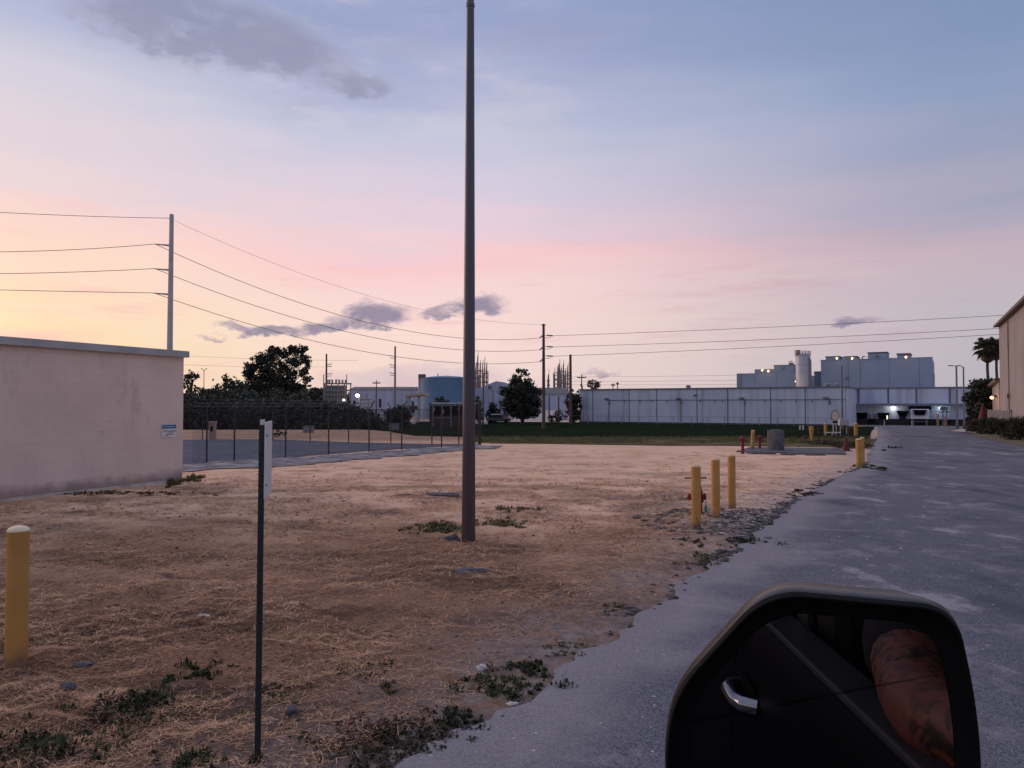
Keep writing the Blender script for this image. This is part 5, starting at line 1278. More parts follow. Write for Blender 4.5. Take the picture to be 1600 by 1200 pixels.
# ------------------------------------------------------------------ far plant
def far_plant():
    def X(px, Y): return P(px, 620, Y).x
    def Z(py, Y): return P(800, py, Y).z
    # blue tank
    Y = 172.0; s = Y/F_PX; cx = X(693, Y); r = 41*s; g = -1.5
    t = thing('storage_tank', 'big pale blue cylindrical storage tank left of the tall brown pole', 'tank', (cx, Y+r, g))
    zt = Z(589.5, Y)-g
    MB().lathe([(r, 0), (r, zt-.05), (r*1.005, zt), (r*.6, zt+.35), (.2, zt+.6)], 48).build('shell', M_TANK, t, smooth=True)
    for k in range(1, 5): MB().lathe([(r*1.0, zt*k/5-.05), (r*1.004, zt*k/5), (r*1.0, zt*k/5+.05)], 48).build('plate_seam', M_TANK, t)
    MB().tube([(-r*.22, -r*.97, zt+.1), (-r*.22, -r*.97, zt+.9)], .12, 6).build('vent', M_STEEL, t)
    MB().tube([(-r*1.02, -r*.1, 0), (-r*1.02, -r*.1, zt+.7)], .35, 8).build('stair_tower', M_UPOLE, t)
    MB().box(-r*1.06, -r*.8, -r*.25, r*.1, zt-.1, zt+.9).build('top_platform', M_ROOFG, t)
    # white sheds
    def shed(name, label, a, b_, ytop, Y, roof_py, m=M_WHITEB, wins=(), depth=14, lines=5):
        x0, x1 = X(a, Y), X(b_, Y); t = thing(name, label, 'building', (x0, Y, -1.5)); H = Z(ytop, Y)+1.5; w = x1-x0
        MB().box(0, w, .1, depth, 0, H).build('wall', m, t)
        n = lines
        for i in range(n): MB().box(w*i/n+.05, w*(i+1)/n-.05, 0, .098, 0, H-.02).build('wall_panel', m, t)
        hr = Z(roof_py, Y)+1.5
        MB().add([(-.2, -.3, H), (w+.2, -.3, H), (w+.2, depth+.2, H), (-.2, depth+.2, H), (-.2, depth*.5, hr), (w+.2, depth*.5, hr)], [(0, 1, 5, 4), (2, 3, 4, 5), (0, 4, 3), (1, 2, 5), (0, 3, 2, 1)]).build('roof', M_ROOFG, t)
        for (px, py, hw, hh) in wins:
            xx = X(px, Y)-x0; zz = Z(py, Y)+1.5; k = MB().box(xx-hw, xx+hw, -.06, -.002, zz-hh, zz+hh).build('window', M_DARK, t)
        return t
    shed('white_shed', 'long white metal shed left of the blue tank', 546, 655, 608.5, 210, 603.5, wins=((594, 630, .35, 1.2), (645, 631, .3, .7)), lines=8)
    # gabled
    Y = 185; x0, x1 = X(738, Y), X(795, Y); t = thing('gabled_building', 'white gabled building with two small brown windows right of the brown pole', 'building', (x0, Y, -1.5))
    zz = lambda py: Z(py, Y)+1.5; w = x1-x0; xx = lambda px: X(px, Y)-x0
    poly = [(0, 0), (w, 0), (w, zz(600)), (xx(789), zz(597.5)), (xx(775), zz(595.5)), (xx(757), zz(603)), (0, zz(611))]
    n = len(poly)
    MB().add([(p[0], 0, p[1]) for p in poly]+[(p[0], 16, p[1]) for p in poly], [tuple(range(n)), tuple(range(2*n-1, n-1, -1))]+[(i, n+i, n+(i+1) % n, (i+1) % n) for i in range(n)]).build('wall', M_WHITEB, t)
    for px in (765.5, 782.5):
        f = MB().box(xx(px)-.42, xx(px)+.42, -.08, -.002, zz(608), zz(602.8)).build('window', mat('brown_shutter', (.24, .14, .12), rough=.8), t); MB().box(xx(px)-.3, xx(px)+.3, -.1, -.081, zz(607.3), zz(603.5)).build('pane', mat('brown_pane', (.20, .11, .10), rough=.4), f)
    MB().box(xx(775), xx(784), -.4, -.005, zz(646), zz(641)).build('wall_unit', M_SIGNW, t)
    MB().box(xx(774), xx(795), -3, -.5, zz(652), zz(648)).build('lower_annex', M_ROOFG, t)
    # white shed behind the dense tree
    Y = 160; t = shed('white_shed', 'white clad shed behind the dense dark tree and power pole', 800, 888, 615.5, 160, 604, wins=(), lines=6, depth=20)
    x0 = X(802, 158); MB().box(0, X(872, 158)-x0, 0, .5, 0, Z(641, 158)+1.5).build('low_wall', M_TRAILER, t, loc=(X(802, 158)-t.location.x, -2.4, 0))
    # pointed towers
    def tower(px0, px1, ybase, Y, cols, label, seed):
        s = Y/F_PX; x0 = X((px0+px1)/2, Y); t = thing('process_tower', label, 'tower', (x0, Y, -1.5)); rg = random.Random(seed)
        for (px, yt, w) in cols:
            x = X(px, Y)-x0; h = Z(yt, Y)+1.5; r = w*s/2; y = rg.uniform(-2, 2)
            MB().tube([(x, y, 0), (x, y, h*.86), (x, y, h)], [r, r*.9, r*.25], 8).build('column', M_PLANT, t, smooth=True)
            MB().tube([(x+r*.5, y, h*.8), (x+r*.5, y, h+rg.uniform(.4, 1.5))], .09, 5).build('lightning_rod', M_PLANT, t)
            for k in range(3):
                z = h*(.62+.11*k); MB().lathe([(r*1.0, z), (r*1.5, z), (r*1.5, z+.25), (r*1.0, z+.25)], 8, (x, y, 0)).build('platform', M_PLANT, t)
        a, b_ = X(px0, Y)-x0, X(px1, Y)-x0; zt = Z(ybase-32, Y)+1.5
        for x in np.linspace(a, b_, 4): MB().tube([(x, -3, 0), (x, -3, zt*(.86+.1*rg.random()))], .16, 6).build('frame_leg', M_PLANT, t)
        for k in range(7):
            z = zt*(.35+.09*k); MB().tube([(a, -3, z), (b_, -3, z)], .11, 5).build('frame_beam', M_PLANT, t)
            MB().tube([(a if k % 2 else b_, -3, z), (b_ if k % 2 else a, -3, z+zt*.09)], .08, 5).build('frame_brace', M_PLANT, t)
    tower(742, 763, 608, 225, ((746.5, 556, 3.2), (750, 566, 3), (754, 567, 2.2), (757, 564, 2), (760.5, 568, 2.4), (743, 570, 2.5)), 'skeletal process tower just right of the tall brown pole', 1)
    tower(864, 890, 612, 225, ((867, 582, 3), (871, 572, 3.2), (874.5, 567, 3.6), (877, 575, 3), (880.5, 568, 3), (883.5, 578, 2.8), (887, 571, 3), (857, 585, 4)), 'cluster of pointed process towers beside the stout brown pole', 2)
    # substation
    Y = 150; s = Y/F_PX; x0 = X(507, Y); t = thing('substation', 'dark steel substation frame with insulators by the scrub', 'substation', (x0, Y, -1.5)); zz = lambda py: Z(py, Y)+1.5; xx = lambda px: X(px, Y)-x0
    for px in (507, 518, 528, 538, 548):
        MB().tube([(xx(px), 0, 0), (xx(px), 0, zz(599.5))], .12, 6).build('leg', M_PLANT, t)
    for py in (599.5, 610, 617): MB().box(xx(506), xx(549), -.12, .12, zz(py)-.14, zz(py)+.14).build('beam', M_PLANT, t)
    for px in (511, 514.5, 519, 525, 530, 535, 540): MB().tube([(xx(px), 0, zz(599.5)), (xx(px), 0, zz(593.5))], .2, 6).build('insulator', M_PLANT, t)
    for px in (505.5, 541.5): MB().tube([(xx(px), 0, 0), (xx(px), 0, zz(585))], .09, 6).build('mast', M_PLANT, t)
    for a, b_ in ((512, 519), (524, 530)): MB().box(xx(a), xx(b_), -.1, .1, zz(594), zz(593)).build('busbar', M_PLANT, t)
    for i, px in enumerate((513, 524, 534)): MB().box(xx(px)-.6, xx(px)+.6, .3, 1.5, 0, zz(602)).build('switchgear', mat('switchgear', (.16, .18, .18), rough=.7), t)
    # second frame
    x0 = X(563, Y); t = thing('pipe_rack', 'dark pipe rack with pale panels right of the bright plant lamp', 'pipe rack', (x0, Y, -1.5)); xx = lambda px: X(px, Y)-x0
    for px in (563, 576, 582): MB().tube([(xx(px), 0, 0), (xx(px), 0, zz(624))], .12, 6).build('leg', M_PLANT, t)
    for py in (624.5, 631, 636): MB().box(xx(562), xx(582), -.1, .1, zz(py)-.12, zz(py)+.12).build('beam', M_PLANT, t)
    for px in (566, 571, 574): MB().tube([(xx(px), 0, zz(624)), (xx(px), 0, zz(616))], .07, 5).build('rod', M_PLANT, t)
    MB().box(xx(567), xx(574.5), .15, .4, zz(640.5), zz(636.8)).build('pale_panel', M_SIGNW, t)
    for px, py, e, mm, lb_ in ((558.3, 618, 60, M_LW, 'brightest white lamp of the plant, on a post right of the substation'), (537, 625, 25, M_LW, 'small white lamp low in the substation above the scrub')):
        r = .40 if e > 50 else .22; Yl = 146.0; q = P(px, py, Yl); t = thing('plant_lamp', lb_, 'lamp', q)
        MB().lathe([(.05, -r*.8), (r*.8, -r*.4), (r, 0), (r*.7, r*.5), (.05, r*.7)], 12).build('bulb', mat('lamp_plant', (1, .98, .92), emit=(1, .98, .92), estr=9), t, smooth=True)
        MB().tube([(.3, .3, -1.5-q.z), (.3, .3, .2)], .11, 6).build('post', M_PLANT, t)
        ld = bpy.data.lights.new('lamp_light', 'POINT'); ld.energy = e*2; ld.color = (1, .97, .9); ld.shadow_soft_size = .3; lo = bpy.data.objects.new('lamp_light', ld); COL.objects.link(lo); lo.parent = t; lo.location = (0, -1, 0)
    # tan canopy
    Y = 140; x0 = X(634, Y); t = thing('fuel_canopy', 'tan flat canopy on thin posts in front of the blue tank', 'canopy', (x0, Y, -1.5)); xx = lambda px: X(px, Y)-x0; zz = lambda py: Z(py, Y)+1.5
    MB().add([(0, -1, zz(620.5)), (xx(662), -1, zz(617.5)), (xx(666), 5, zz(617.5)), (.3, 5, zz(620.5)), (0, -1, zz(616.5)), (xx(662), -1, zz(613.8)), (xx(666), 5, zz(613.8)), (.3, 5, zz(616.5))], [(0, 3, 2, 1), (4, 5, 6, 7), (0, 1, 5, 4), (1, 2, 6, 5), (2, 3, 7, 6), (3, 0, 4, 7)]).build('roof_slab', M_CANOPY, t)
    for px in (635.5, 639.5, 654): MB().tube([(xx(px), 0, 0), (xx(px), 0, zz(618.5))], .16, 6).build('post', M_UPOLE, t)
    MB().box(xx(641), xx(652), .5, 2, zz(645), zz(634)).build('red_panel', mat('brick_red', (.12, .05, .05), rough=.8), t); MB().box(xx(649), xx(653), -.6, -.2, 0, zz(640)).build('dispenser', M_SIGNW, t)
    # pavilion
    Y = 112; x0 = X(671, Y); t = thing('pavilion', 'dark open-sided shed with white roof edge behind the fence corner', 'shed', (x0, Y, gz(x0, Y))); g = gz(x0, Y); xx = lambda px: X(px, Y)-x0; zz = lambda py: Z(py, Y)-g
    MB().box(0, xx(738), -.4, 6, zz(634), zz(630.4)).build('roof', mat('pavilion_roof', (.13, .15, .16), rough=.7), t)
    MB().box(xx(676), xx(738), -.5, -.402, zz(631), zz(629)).build('roof_edge', M_SIGNW, t)
    MB().box(.05, xx(737), 3.5, 3.7, 0, zz(634)-.01).build('back_wall', M_DARK, t)
    MB().box(.05, .25, -.3, 3.49, 0, zz(634)-.01).build('end_wall', M_DARK, t)
    for px in (677, 691, 705, 718, 732): MB().box(xx(px)-.1, xx(px)+.1, -.3, -.1, 0, zz(634)-.01).build('post', M_PLANT, t)
    for px, d in ((677, 1), (718, -1)):
        MB().tube([(xx(px), -.32, zz(643)), (xx(px+d*2.6), -.32, zz(637.5))], .07, 5).build('brace', M_SIGNW, t)
    MB().tube([(xx(690.5), -.4, zz(645.5)), (xx(692), -.4, zz(640))], .09, 5).build('brace', M_SIGNW, t); MB().tube([(xx(693.5), -.4, zz(645.5)), (xx(692), -.4, zz(640))], .09, 5).build('brace', M_SIGNW, t)
    MB().box(xx(672), xx(736), -.25, -.05, 0, zz(650)).build('half_wall', mat('half_wall', (.06, .045, .045), rough=.9), t); MB().box(xx(680), xx(704), -.3, -.252, zz(653.0), zz(652.2)).build('rail', M_UPOLE, t)
    for i, (a, b_, py) in enumerate(((640, 649, 657.5), (686, 697, 658), (742, 753, 658), (756, 762, 661))):
        Y = 128; q = P((a+b_)/2, py+3, Y); w = (b_-a)/2*Y/F_PX
        tag(MB().box(-w, w, -.15, .15, -.1, .45).build('barrier', M_SIGNW, None, loc=(q.x, Y, gz(q.x, Y)), bevel=.04), ('low pale barrier at far left under the tan canopy', 'low pale barrier in front of the dark pavilion', 'low pale barrier right behind the tall brown pole', 'short pale barrier near the parked car')[i], 'barrier')
    # parked car
    Y = 134; s = Y/F_PX; q = P(779, 650, Y); t = thing('parked_car', 'parked car with pale roof below the gabled building', 'car', (q.x, Y, -1.5)); hl = 19*s
    body = [(-hl, .35), (hl, .35), (hl, .85), (hl*.72, .95), (hl*.45, 1.0), (-hl*.85, 1.0), (-hl, .9)]
    def ext(poly, y0, y1, nm, m):
        n = len(poly); return MB().add([(p[0], y0, p[1]) for p in poly]+[(p[0], y1, p[1]) for p in poly], [tuple(range(n)), tuple(range(2*n-1, n-1, -1))]+[(i, n+i, n+(i+1) % n, (i+1) % n) for i in range(n)]).build(nm, m, t, bevel=.05)
    ext(body, -.9, .9, 'body', mat('car_paint', (.06, .06, .07), rough=.35, spec=.5))
    ext([(-hl*.78, 1.0), (hl*.42, 1.0), (hl*.18, 1.5), (-hl*.62, 1.5)], -.8, .8, 'cabin_glass', M_DARK)
    ext([(-hl*.66, 1.5), (hl*.22, 1.5), (hl*.1, 1.62), (-hl*.56, 1.62)], -.8, .8, 'roof', M_TRAILER)
    for sx in (-.62, .62):
        for sy in (-.92, .72): MB().tube([(sx*hl, sy, .33), (sx*hl, sy+.2, .33)], .33, 14).build('wheel', M_BLACK, t)
far_plant()

# ------------------------------------------------------------------ small things lying on the near ground
def rock(name, label, cat, px, py, w, h, m, seed, group=None, flat=1.0):
    q = GH(px, py); bm = bmesh.new(); bmesh.ops.create_icosphere(bm, subdivisions=3, radius=1)
    for v in bm.verts:
        k = 1+.45*mnoise.noise(v.co*1.3+Vector((seed*7.1, 0, 0)))+.22*mnoise.noise(v.co*3.1+Vector((0, seed, 0)))
        v.co = Vector((v.co.x*w*k, v.co.y*w*.7*k, v.co.z*h*k*flat))
    me = bpy.data.meshes.new(name); bm.to_mesh(me); bm.free(); me.materials.append(m)
    o = bpy.data.objects.new(name, me); COL.objects.link(o); o.location = q+Vector((0, 0, h*.35)); tag(o, label, cat, group)
rock('rock', 'dark rough rock at the left foot of the tall brown pole', 'rock', 707, 845, .10, .05, M_ROCK, 1)
rock('rock', 'small white rock on the dirt near the road bend', 'rock', 753, 1049, .035, .032, M_ROCKW, 2)
rock('clod', 'dark flat clump of turf left of the brown pole', 'clump', 692, 775, .32, .035, M_ROCK, 3)
rock('clod', 'dark low clump in front of the brown pole', 'clump', 733, 891, .17, .035, M_ROCK, 4)
rock('clod', 'dark clod lying near the yellow left bollard', 'clump', 105, 1078, .055, .035, M_ROCK, 5)
rock('clod', 'dark stone right of the thin sign post', 'clump', 455, 1118, .04, .035, M_ROCK, 6)
rock('clod', 'dark weed clod on the pale road edge', 'clump', 1052, 936, .045, .025, M_ROCK, 7)
rock('rock', 'flat pale scrap on the gravel by the road weeds', 'litter', 800, 1093, .035, .006, M_ROCKW, 8)
rock('rock', 'pale pebble beside the dark patches left of the sign post', 'rock', 318, 967, .05, .02, M_ROCKW, 9)
rock('rock', 'grey stone sunk in the dirt right of the left bollard', 'rock', 128, 1040, .07, .025, M_ROCK, 10)

def scatter_field():
    rg = np.random.default_rng(21)
    # ---- straw: thin lying blades, denser close by
    n = 330000
    yy = 3.2*np.exp(rg.random(n)*math.log(19/3.2)); hw = .74*yy+.6; xx = (rg.random(n)*2-1)*hw
    d = (edge_at_y(yy)-xx)*.88; dens = fbm(xx/.7, yy/.5, 33, 3); k = (d > .25) & (rg.random(n) < np.clip((dens-.30)*3.2, 0.05, 1)*np.clip(d/1.2, .15, 1))
    k &= ~((xx < -7.4) & (yy > 13.0+(xx+10)*2.2))
    xx, yy = xx[k], yy[k]; n = len(xx)
    L_ = .012+rg.random(n)*.04; L_ *= np.clip(yy/7, .8, 1.6); w = (.0011+rg.random(n)*.0016)*np.clip(yy/5, 1, 3)
    a = rg.random(n)*math.tau; dz = (rg.random(n)-.35)*.55
    z = gheight_near(xx, yy)+.005+rg.random(n)*.012
    c = np.stack([xx, yy, z], 1); t = np.stack([np.cos(a), np.sin(a), dz], 1)*L_[:, None]; s = np.stack([-np.sin(a), np.cos(a), np.zeros(n)], 1)*w[:, None]
    v = np.stack([c-t-s, c-t+s, c+t+s*.4, c+t-s*.4], 1).reshape(-1, 3)
    o = npmesh('dry_straw', v, np.arange(4*n).reshape(-1, 4), M_STRAW); stuff(o); tag(o, 'dry tan straw mulch strewn over the bare dirt', 'straw')
    # ---- clods
    ico = np.array([(0, 0, 1), (.894, 0, .447), (.276, .851, .447), (-.724, .526, .447), (-.724, -.526, .447), (.276, -.851, .447), (.724, .526, -.447), (-.276, .851, -.447), (-.894, 0, -.447), (-.276, -.851, -.447), (.724, -.526, -.447), (0, 0, -1)])
    icf = np.array([(0, 1, 2), (0, 2, 3), (0, 3, 4), (0, 4, 5), (0, 5, 1), (1, 6, 2), (2, 7, 3), (3, 8, 4), (4, 9, 5), (5, 10, 1), (6, 7, 2), (7, 8, 3), (8, 9, 4), (9, 10, 5), (10, 6, 1), (11, 7, 6), (11, 8, 7), (11, 9, 8), (11, 10, 9), (11, 6, 10)])
    def lumps(nm, m, n, sel, smin, smax, label, cat, ymax=24, pw=2.5):
        yy = 3.2*np.exp(rg.random(n)*math.log(ymax/3.2)); hw = .74*yy+.6; xx = (rg.random(n)*2-1)*hw
        k = sel(xx, yy); xx, yy = xx[k], yy[k]; q = len(xx)
        r = (smin+(smax-smin)*rg.random(q)**pw)*np.clip(yy/8, .8, 1.5)
        z = gheight_near(xx, yy)
        sc = np.stack([r*(.8+.6*rg.random(q)), r*(.8+.6*rg.random(q)), r*(.4+.4*rg.random(q))], 1)
        v = ico[None]*sc[:, None]*(1+(rg.random((q, 12, 1))-.5)*.5); a = rg.random(q)*6.28
        ca, sa = np.cos(a)[:, None], np.sin(a)[:, None]
        v = np.stack([v[..., 0]*ca-v[..., 1]*sa, v[..., 0]*sa+v[..., 1]*ca, v[..., 2]], 2)+np.stack([xx, yy, z], 1)[:, None]
        f = (icf[None]+(np.arange(q)*12)[:, None, None]).reshape(-1, 3)
        o = npmesh(nm, v.reshape(-1, 3), f, m); stuff(o); tag(o, label, cat)
    def field(xx, yy):
        d = (edge_at_y(yy)-xx)*.88; return (d > .15) & (fbm(xx/.8, yy/.6, 31, 3)+rg.random(len(xx))*.25 > .62) & ~((xx < -7.4) & (yy > 13.0+(xx+10)*2.2))
    lumps('soil_clods', M_CLOD, 22000, field, .003, .020, 'crumbly brown soil clods scattered over the field', 'soil')
    def edge(xx, yy):
        d = (edge_at_y(yy)-xx)*.88; bq = G(1125, 812); dd = np.hypot(xx-bq.x-.4, yy-bq.y)
        return ((np.abs(d-.12) < .22) & (rg.random(len(xx)) < np.clip((fbm(xx/1.2, yy/1.2, 77, 2)-.42)*5, 0, 1)*np.where(yy > 8, 1, .25))) | ((dd < 1.5) & (rg.random(len(xx)) < .35) & (d > 0))
    lumps('broken_asphalt', M_ASPHCHIP, 30000, edge, .006, .032, 'broken dark asphalt crumbs along the ragged road edge', 'rubble', 26)
    def lumps_at(nm, m, xx, yy, smin, smax, label, pw=2.5):
        q = len(xx); r = smin+(smax-smin)*rg.random(q)**pw
        sc = np.stack([r*(.7+1.2*rg.random(q)), r*(.7+1.2*rg.random(q)), r*(.2+.35*rg.random(q))], 1)
        v = ico[None]*sc[:, None]*(1+(rg.random((q, 12, 1))-.5)*1.0)+np.stack([xx, yy, gheight_near(xx, yy)], 1)[:, None]
        f = (icf[None]+(np.arange(q)*12)[:, None, None]).reshape(-1, 3)
        o = npmesh(nm, v.reshape(-1, 3), f, m); stuff(o); tag(o, label, 'rubble')
    bq = G(1140, 815); n = 3400; a = rg.random(n)*math.tau; rr = np.sqrt(rg.random(n))
    xx = bq.x+.25+np.cos(a)*rr*1.75; yy = bq.y+.1+np.sin(a)*rr*1.5; k = (edge_at_y(yy)-xx > .1) & (fbm(xx/.4, yy/.3, 51, 3)+rg.random(n)*.2 > .5); xx, yy = xx[k], yy[k]
    h_ = len(xx)//2
    lumps_at('dark_rubble', M_ASPHCHIP, xx[:h_], yy[:h_], .008, .055, 'dark broken asphalt pieces around the three bollards')
    lumps_at('pale_rubble', mat('pale_chip', (.40, .37, .38), (.26, .24, .25), rough=.95, nscale=8, island=.4, coord='Position'), xx[h_:], yy[h_:], .006, .035, 'pale grey stone chips around the three bollards')
    n = 2600; yy = 6.5*np.exp(rg.random(n)*math.log(24/6.5)); xx = edge_at_y(yy)-np.abs(rg.normal(size=n))*.16+.03; k = fbm(xx/.9, yy/.9, 78, 2) > np.where(yy > 8.5, .52, .66); xx, yy = xx[k], yy[k]
    lumps_at('edge_rubble', M_ASPHCHIP, xx, yy, .008, .050, 'dark ragged crumbs of asphalt along the road edge')
    def peb(xx, yy):
        d = (edge_at_y(yy)-xx)*.88; return (d > -3.0) & (d < 1.2) & (rg.random(len(xx)) < .35)
    lumps('pebbles', M_ROCKW, 5000, peb, .003, .012, 'small pale pebbles on the road verge', 'pebbles', 14)
    # ---- road edge sand drift is the sheet itself; grass blades on the far verge
    n = 26000; pxs = rg.uniform(740, 1360, n); yy = rg.uniform(35.2, 42.0, n); xx = (pxs-800)/F_PX*yy
    k = (fbm(xx/1.5, yy/1.2, 19, 3) > .42); xx, yy = xx[k], yy[k]; n = len(xx); a = rg.random(n)*6.28; h = .05+rg.random(n)*.12
    c = np.stack([xx, yy, gz_np(xx, yy)], 1); s = np.stack([np.cos(a), np.sin(a), 0*a], 1)*.012; tp = np.stack([np.cos(a+1)*h*.4, np.sin(a+1)*h*.4, h], 1)
    v = np.stack([c-s, c+s, c+tp], 1).reshape(-1, 3); o = npmesh('verge_grass', v, np.arange(3*n).reshape(-1, 3), M_WEEDL); stuff(o); tag(o, 'short dry grass on the strip between sand and green field', 'grass')
scatter_field()

def weeds(label, px, py, rx, ry, n, h, m, seed, blade=.0032, leafy=.4):
    "a patch of low weeds: upright blades and small broad leaves"
    q = GH(px, py); rg = np.random.default_rng(seed); s = q.y/F_PX; n = int(n*2.2)
    RX = rx*s; RY = ry*s*q.y/1.83
    k = max(5, int(n/36)); cxs = rg.normal(size=k)*RX*.62; cys = rg.normal(size=k)*RY*.62; h = h*.62; ks = .25+rg.random(k)**2*1.1
    id_ = rg.integers(0, k, n); sp = min(RX, RY)*.17*ks[id_]; x = q.x+cxs[id_]+rg.normal(size=n)*sp; y = q.y+cys[id_]+rg.normal(size=n)*sp
    z = gheight_near(x, y); hh = h*(.25+rg.random(n)*.75)*(.5+.7*ks[id_])
    a = rg.random(n)*math.tau; lean = .25+rg.random(n)*1.0
    wide = np.where(rg.random(n) < leafy, blade*(2.2+rg.random(n)*1.6), blade*(.6+rg.random(n)*.5))
    d = np.stack([np.cos(a)*lean, np.sin(a)*lean, np.ones(n)], 1); d /= np.linalg.norm(d, axis=1)[:, None]
    s_ = np.stack([-np.sin(a), np.cos(a), np.zeros(n)], 1)*wide[:, None]
    c = np.stack([x, y, z-.004], 1); mid = c+d*hh[:, None]*.55; end = c+d*hh[:, None]*1.0; end[:, 2] -= hh*.18*lean
    v = np.stack([c-s_*.35, c+s_*.35, mid+s_, end, mid-s_], 1); v -= np.array(q)[None, None]
    f = (np.array([[0, 1, 2, 4], ])[None]+(np.arange(n)*5)[:, None, None]).reshape(-1, 4)
    f2 = (np.array([[4, 2, 3, 3]])[None]+(np.arange(n)*5)[:, None, None]).reshape(-1, 4)[:, :3]
    vs = v.reshape(-1, 3)
    me = bpy.data.meshes.new('weed_patch'); me.from_pydata(vs.tolist(), [], f.tolist()+f2.tolist()); me.materials.append(m)
    o = bpy.data.objects.new('weed_patch', me); COL.objects.link(o); o.location = q; stuff(o); tag(o, label, 'weeds')
weeds('dark green weeds right of the left bollard, largest patch', 225, 1100, 62, 22, 900, .10, M_WEED, 1)
weeds('dark green weeds in the bottom left corner', 50, 1172, 90, 26, 1100, .10, M_WEED, 2)
weeds('dark weeds cut by the bottom edge left of the sign post', 305, 1188, 45, 14, 600, .09, M_WEED, 3)
weeds('small dark weeds above the large patch near the bollard', 312, 1046, 30, 12, 350, .08, M_WEED, 4)
weeds('dull thin weeds right of the thin sign post', 440, 1085, 35, 30, 260, .07, M_WEEDL, 5)
weeds('faint weeds on the dirt in the middle foreground', 562, 1048, 40, 14, 260, .05, M_WEED, 6)
weeds('small pale weed tuft left of the white rock', 612, 1078, 18, 8, 120, .06, M_WEEDL, 7)
weeds('dark brown withered mat of weeds by the road bend', 610, 1152, 85, 26, 1900, .045, M_WEEDD, 8, leafy=.9)
weeds('green weeds along the road edge below the white rock', 785, 1068, 62, 18, 700, .075, M_WEED, 9)
weeds('upright green grass tuft at the end of the road edge weeds', 835, 1040, 30, 9, 320, .10, M_WEED, 10)
weeds('weeds at the tip of the brown mat by the asphalt', 712, 1118, 40, 16, 420, .08, M_WEED, 11)
weeds('thin weeds on the pale verge left of the truck mirror', 955, 945, 18, 7, 130, .07, M_WEEDL, 12)
weeds('weeds on the road verge below the front bollard', 1098, 874, 26, 10, 420, .10, M_WEEDL, 13)
weeds('dark weeds on the road edge right of the bollard row', 1160, 846, 30, 7, 420, .10, M_WEED, 14)
weeds('weed clump at the foot of the front chipped bollard', 1078, 846, 22, 6, 260, .10, M_WEED, 15)
weeds('pale green grass tufts left of the brown pole', 683, 826, 40, 6, 1100, .14, M_WEEDL, 16, blade=.006, leafy=.2)
weeds('pale green grass tufts right of the brown pole', 782, 816, 30, 6, 700, .13, M_WEEDL, 17, blade=.006, leafy=.2)
weeds('scattered grass behind the brown pole on the right', 800, 797, 26, 4, 260, .14, M_WEEDL, 18, blade=.006, leafy=.2)
weeds('dry weeds at the corner of the block building', 290, 752, 16, 6, 500, .22, M_WEEDL, 19, blade=.010)
weeds('dark line of dead weeds along the foot of the block wall', 150, 771, 130, 3.2, 1700, .08, M_WEEDD, 20, blade=.008)
weeds('dry brown weed mound beside the red cone', 1300, 694, 36, 5, 1600, .30, M_DRYLEAF, 21, blade=.012)
weeds('dark weeds by the foot of the road-edge bollard pair', 1362, 731, 14, 3, 300, .12, M_WEED, 22, blade=.010)
weeds('dark creeping weeds at the ragged asphalt edge mid way', 1262, 771, 22, 3, 320, .07, M_WEEDD, 23, blade=.010)
weeds('small weeds above the pale verge left of the road bend', 885, 1010, 40, 10, 260, .05, M_WEEDL, 24)

# ------------------------------------------------------------------ the truck the picture is taken from
TH = R(29.5)                                   # its heading, clockwise from +Y
TB = Vector((1.12, -.7, 0))                     # its origin in truck axes measured from below the camera
def truck_to_world(p): 
    return Vector((p[0]*math.cos(TH)+p[1]*math.sin(TH), -p[0]*math.sin(TH)+p[1]*math.cos(TH), p[2] if len(p) > 2 else 0))
M_PAINT = mat('truck_black', (.004, .004, .006), rough=.45, spec=.04)
M_TRIMB = mat('mirror_plastic', (.004, .004, .006), (.006, .006, .008), rough=.27, nscale=90, bump=.05, bscale=400, spec=.13)
M_CHROME = mat('chrome', (.95, .95, .97), rough=.08, metal=1.0)
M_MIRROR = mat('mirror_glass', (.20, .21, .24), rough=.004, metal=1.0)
M_INT = mat('cab_interior', (.020, .019, .020), rough=.8)
M_GLASSD = mat('tinted_glass', (.006, .007, .009), rough=.05, spec=.25)
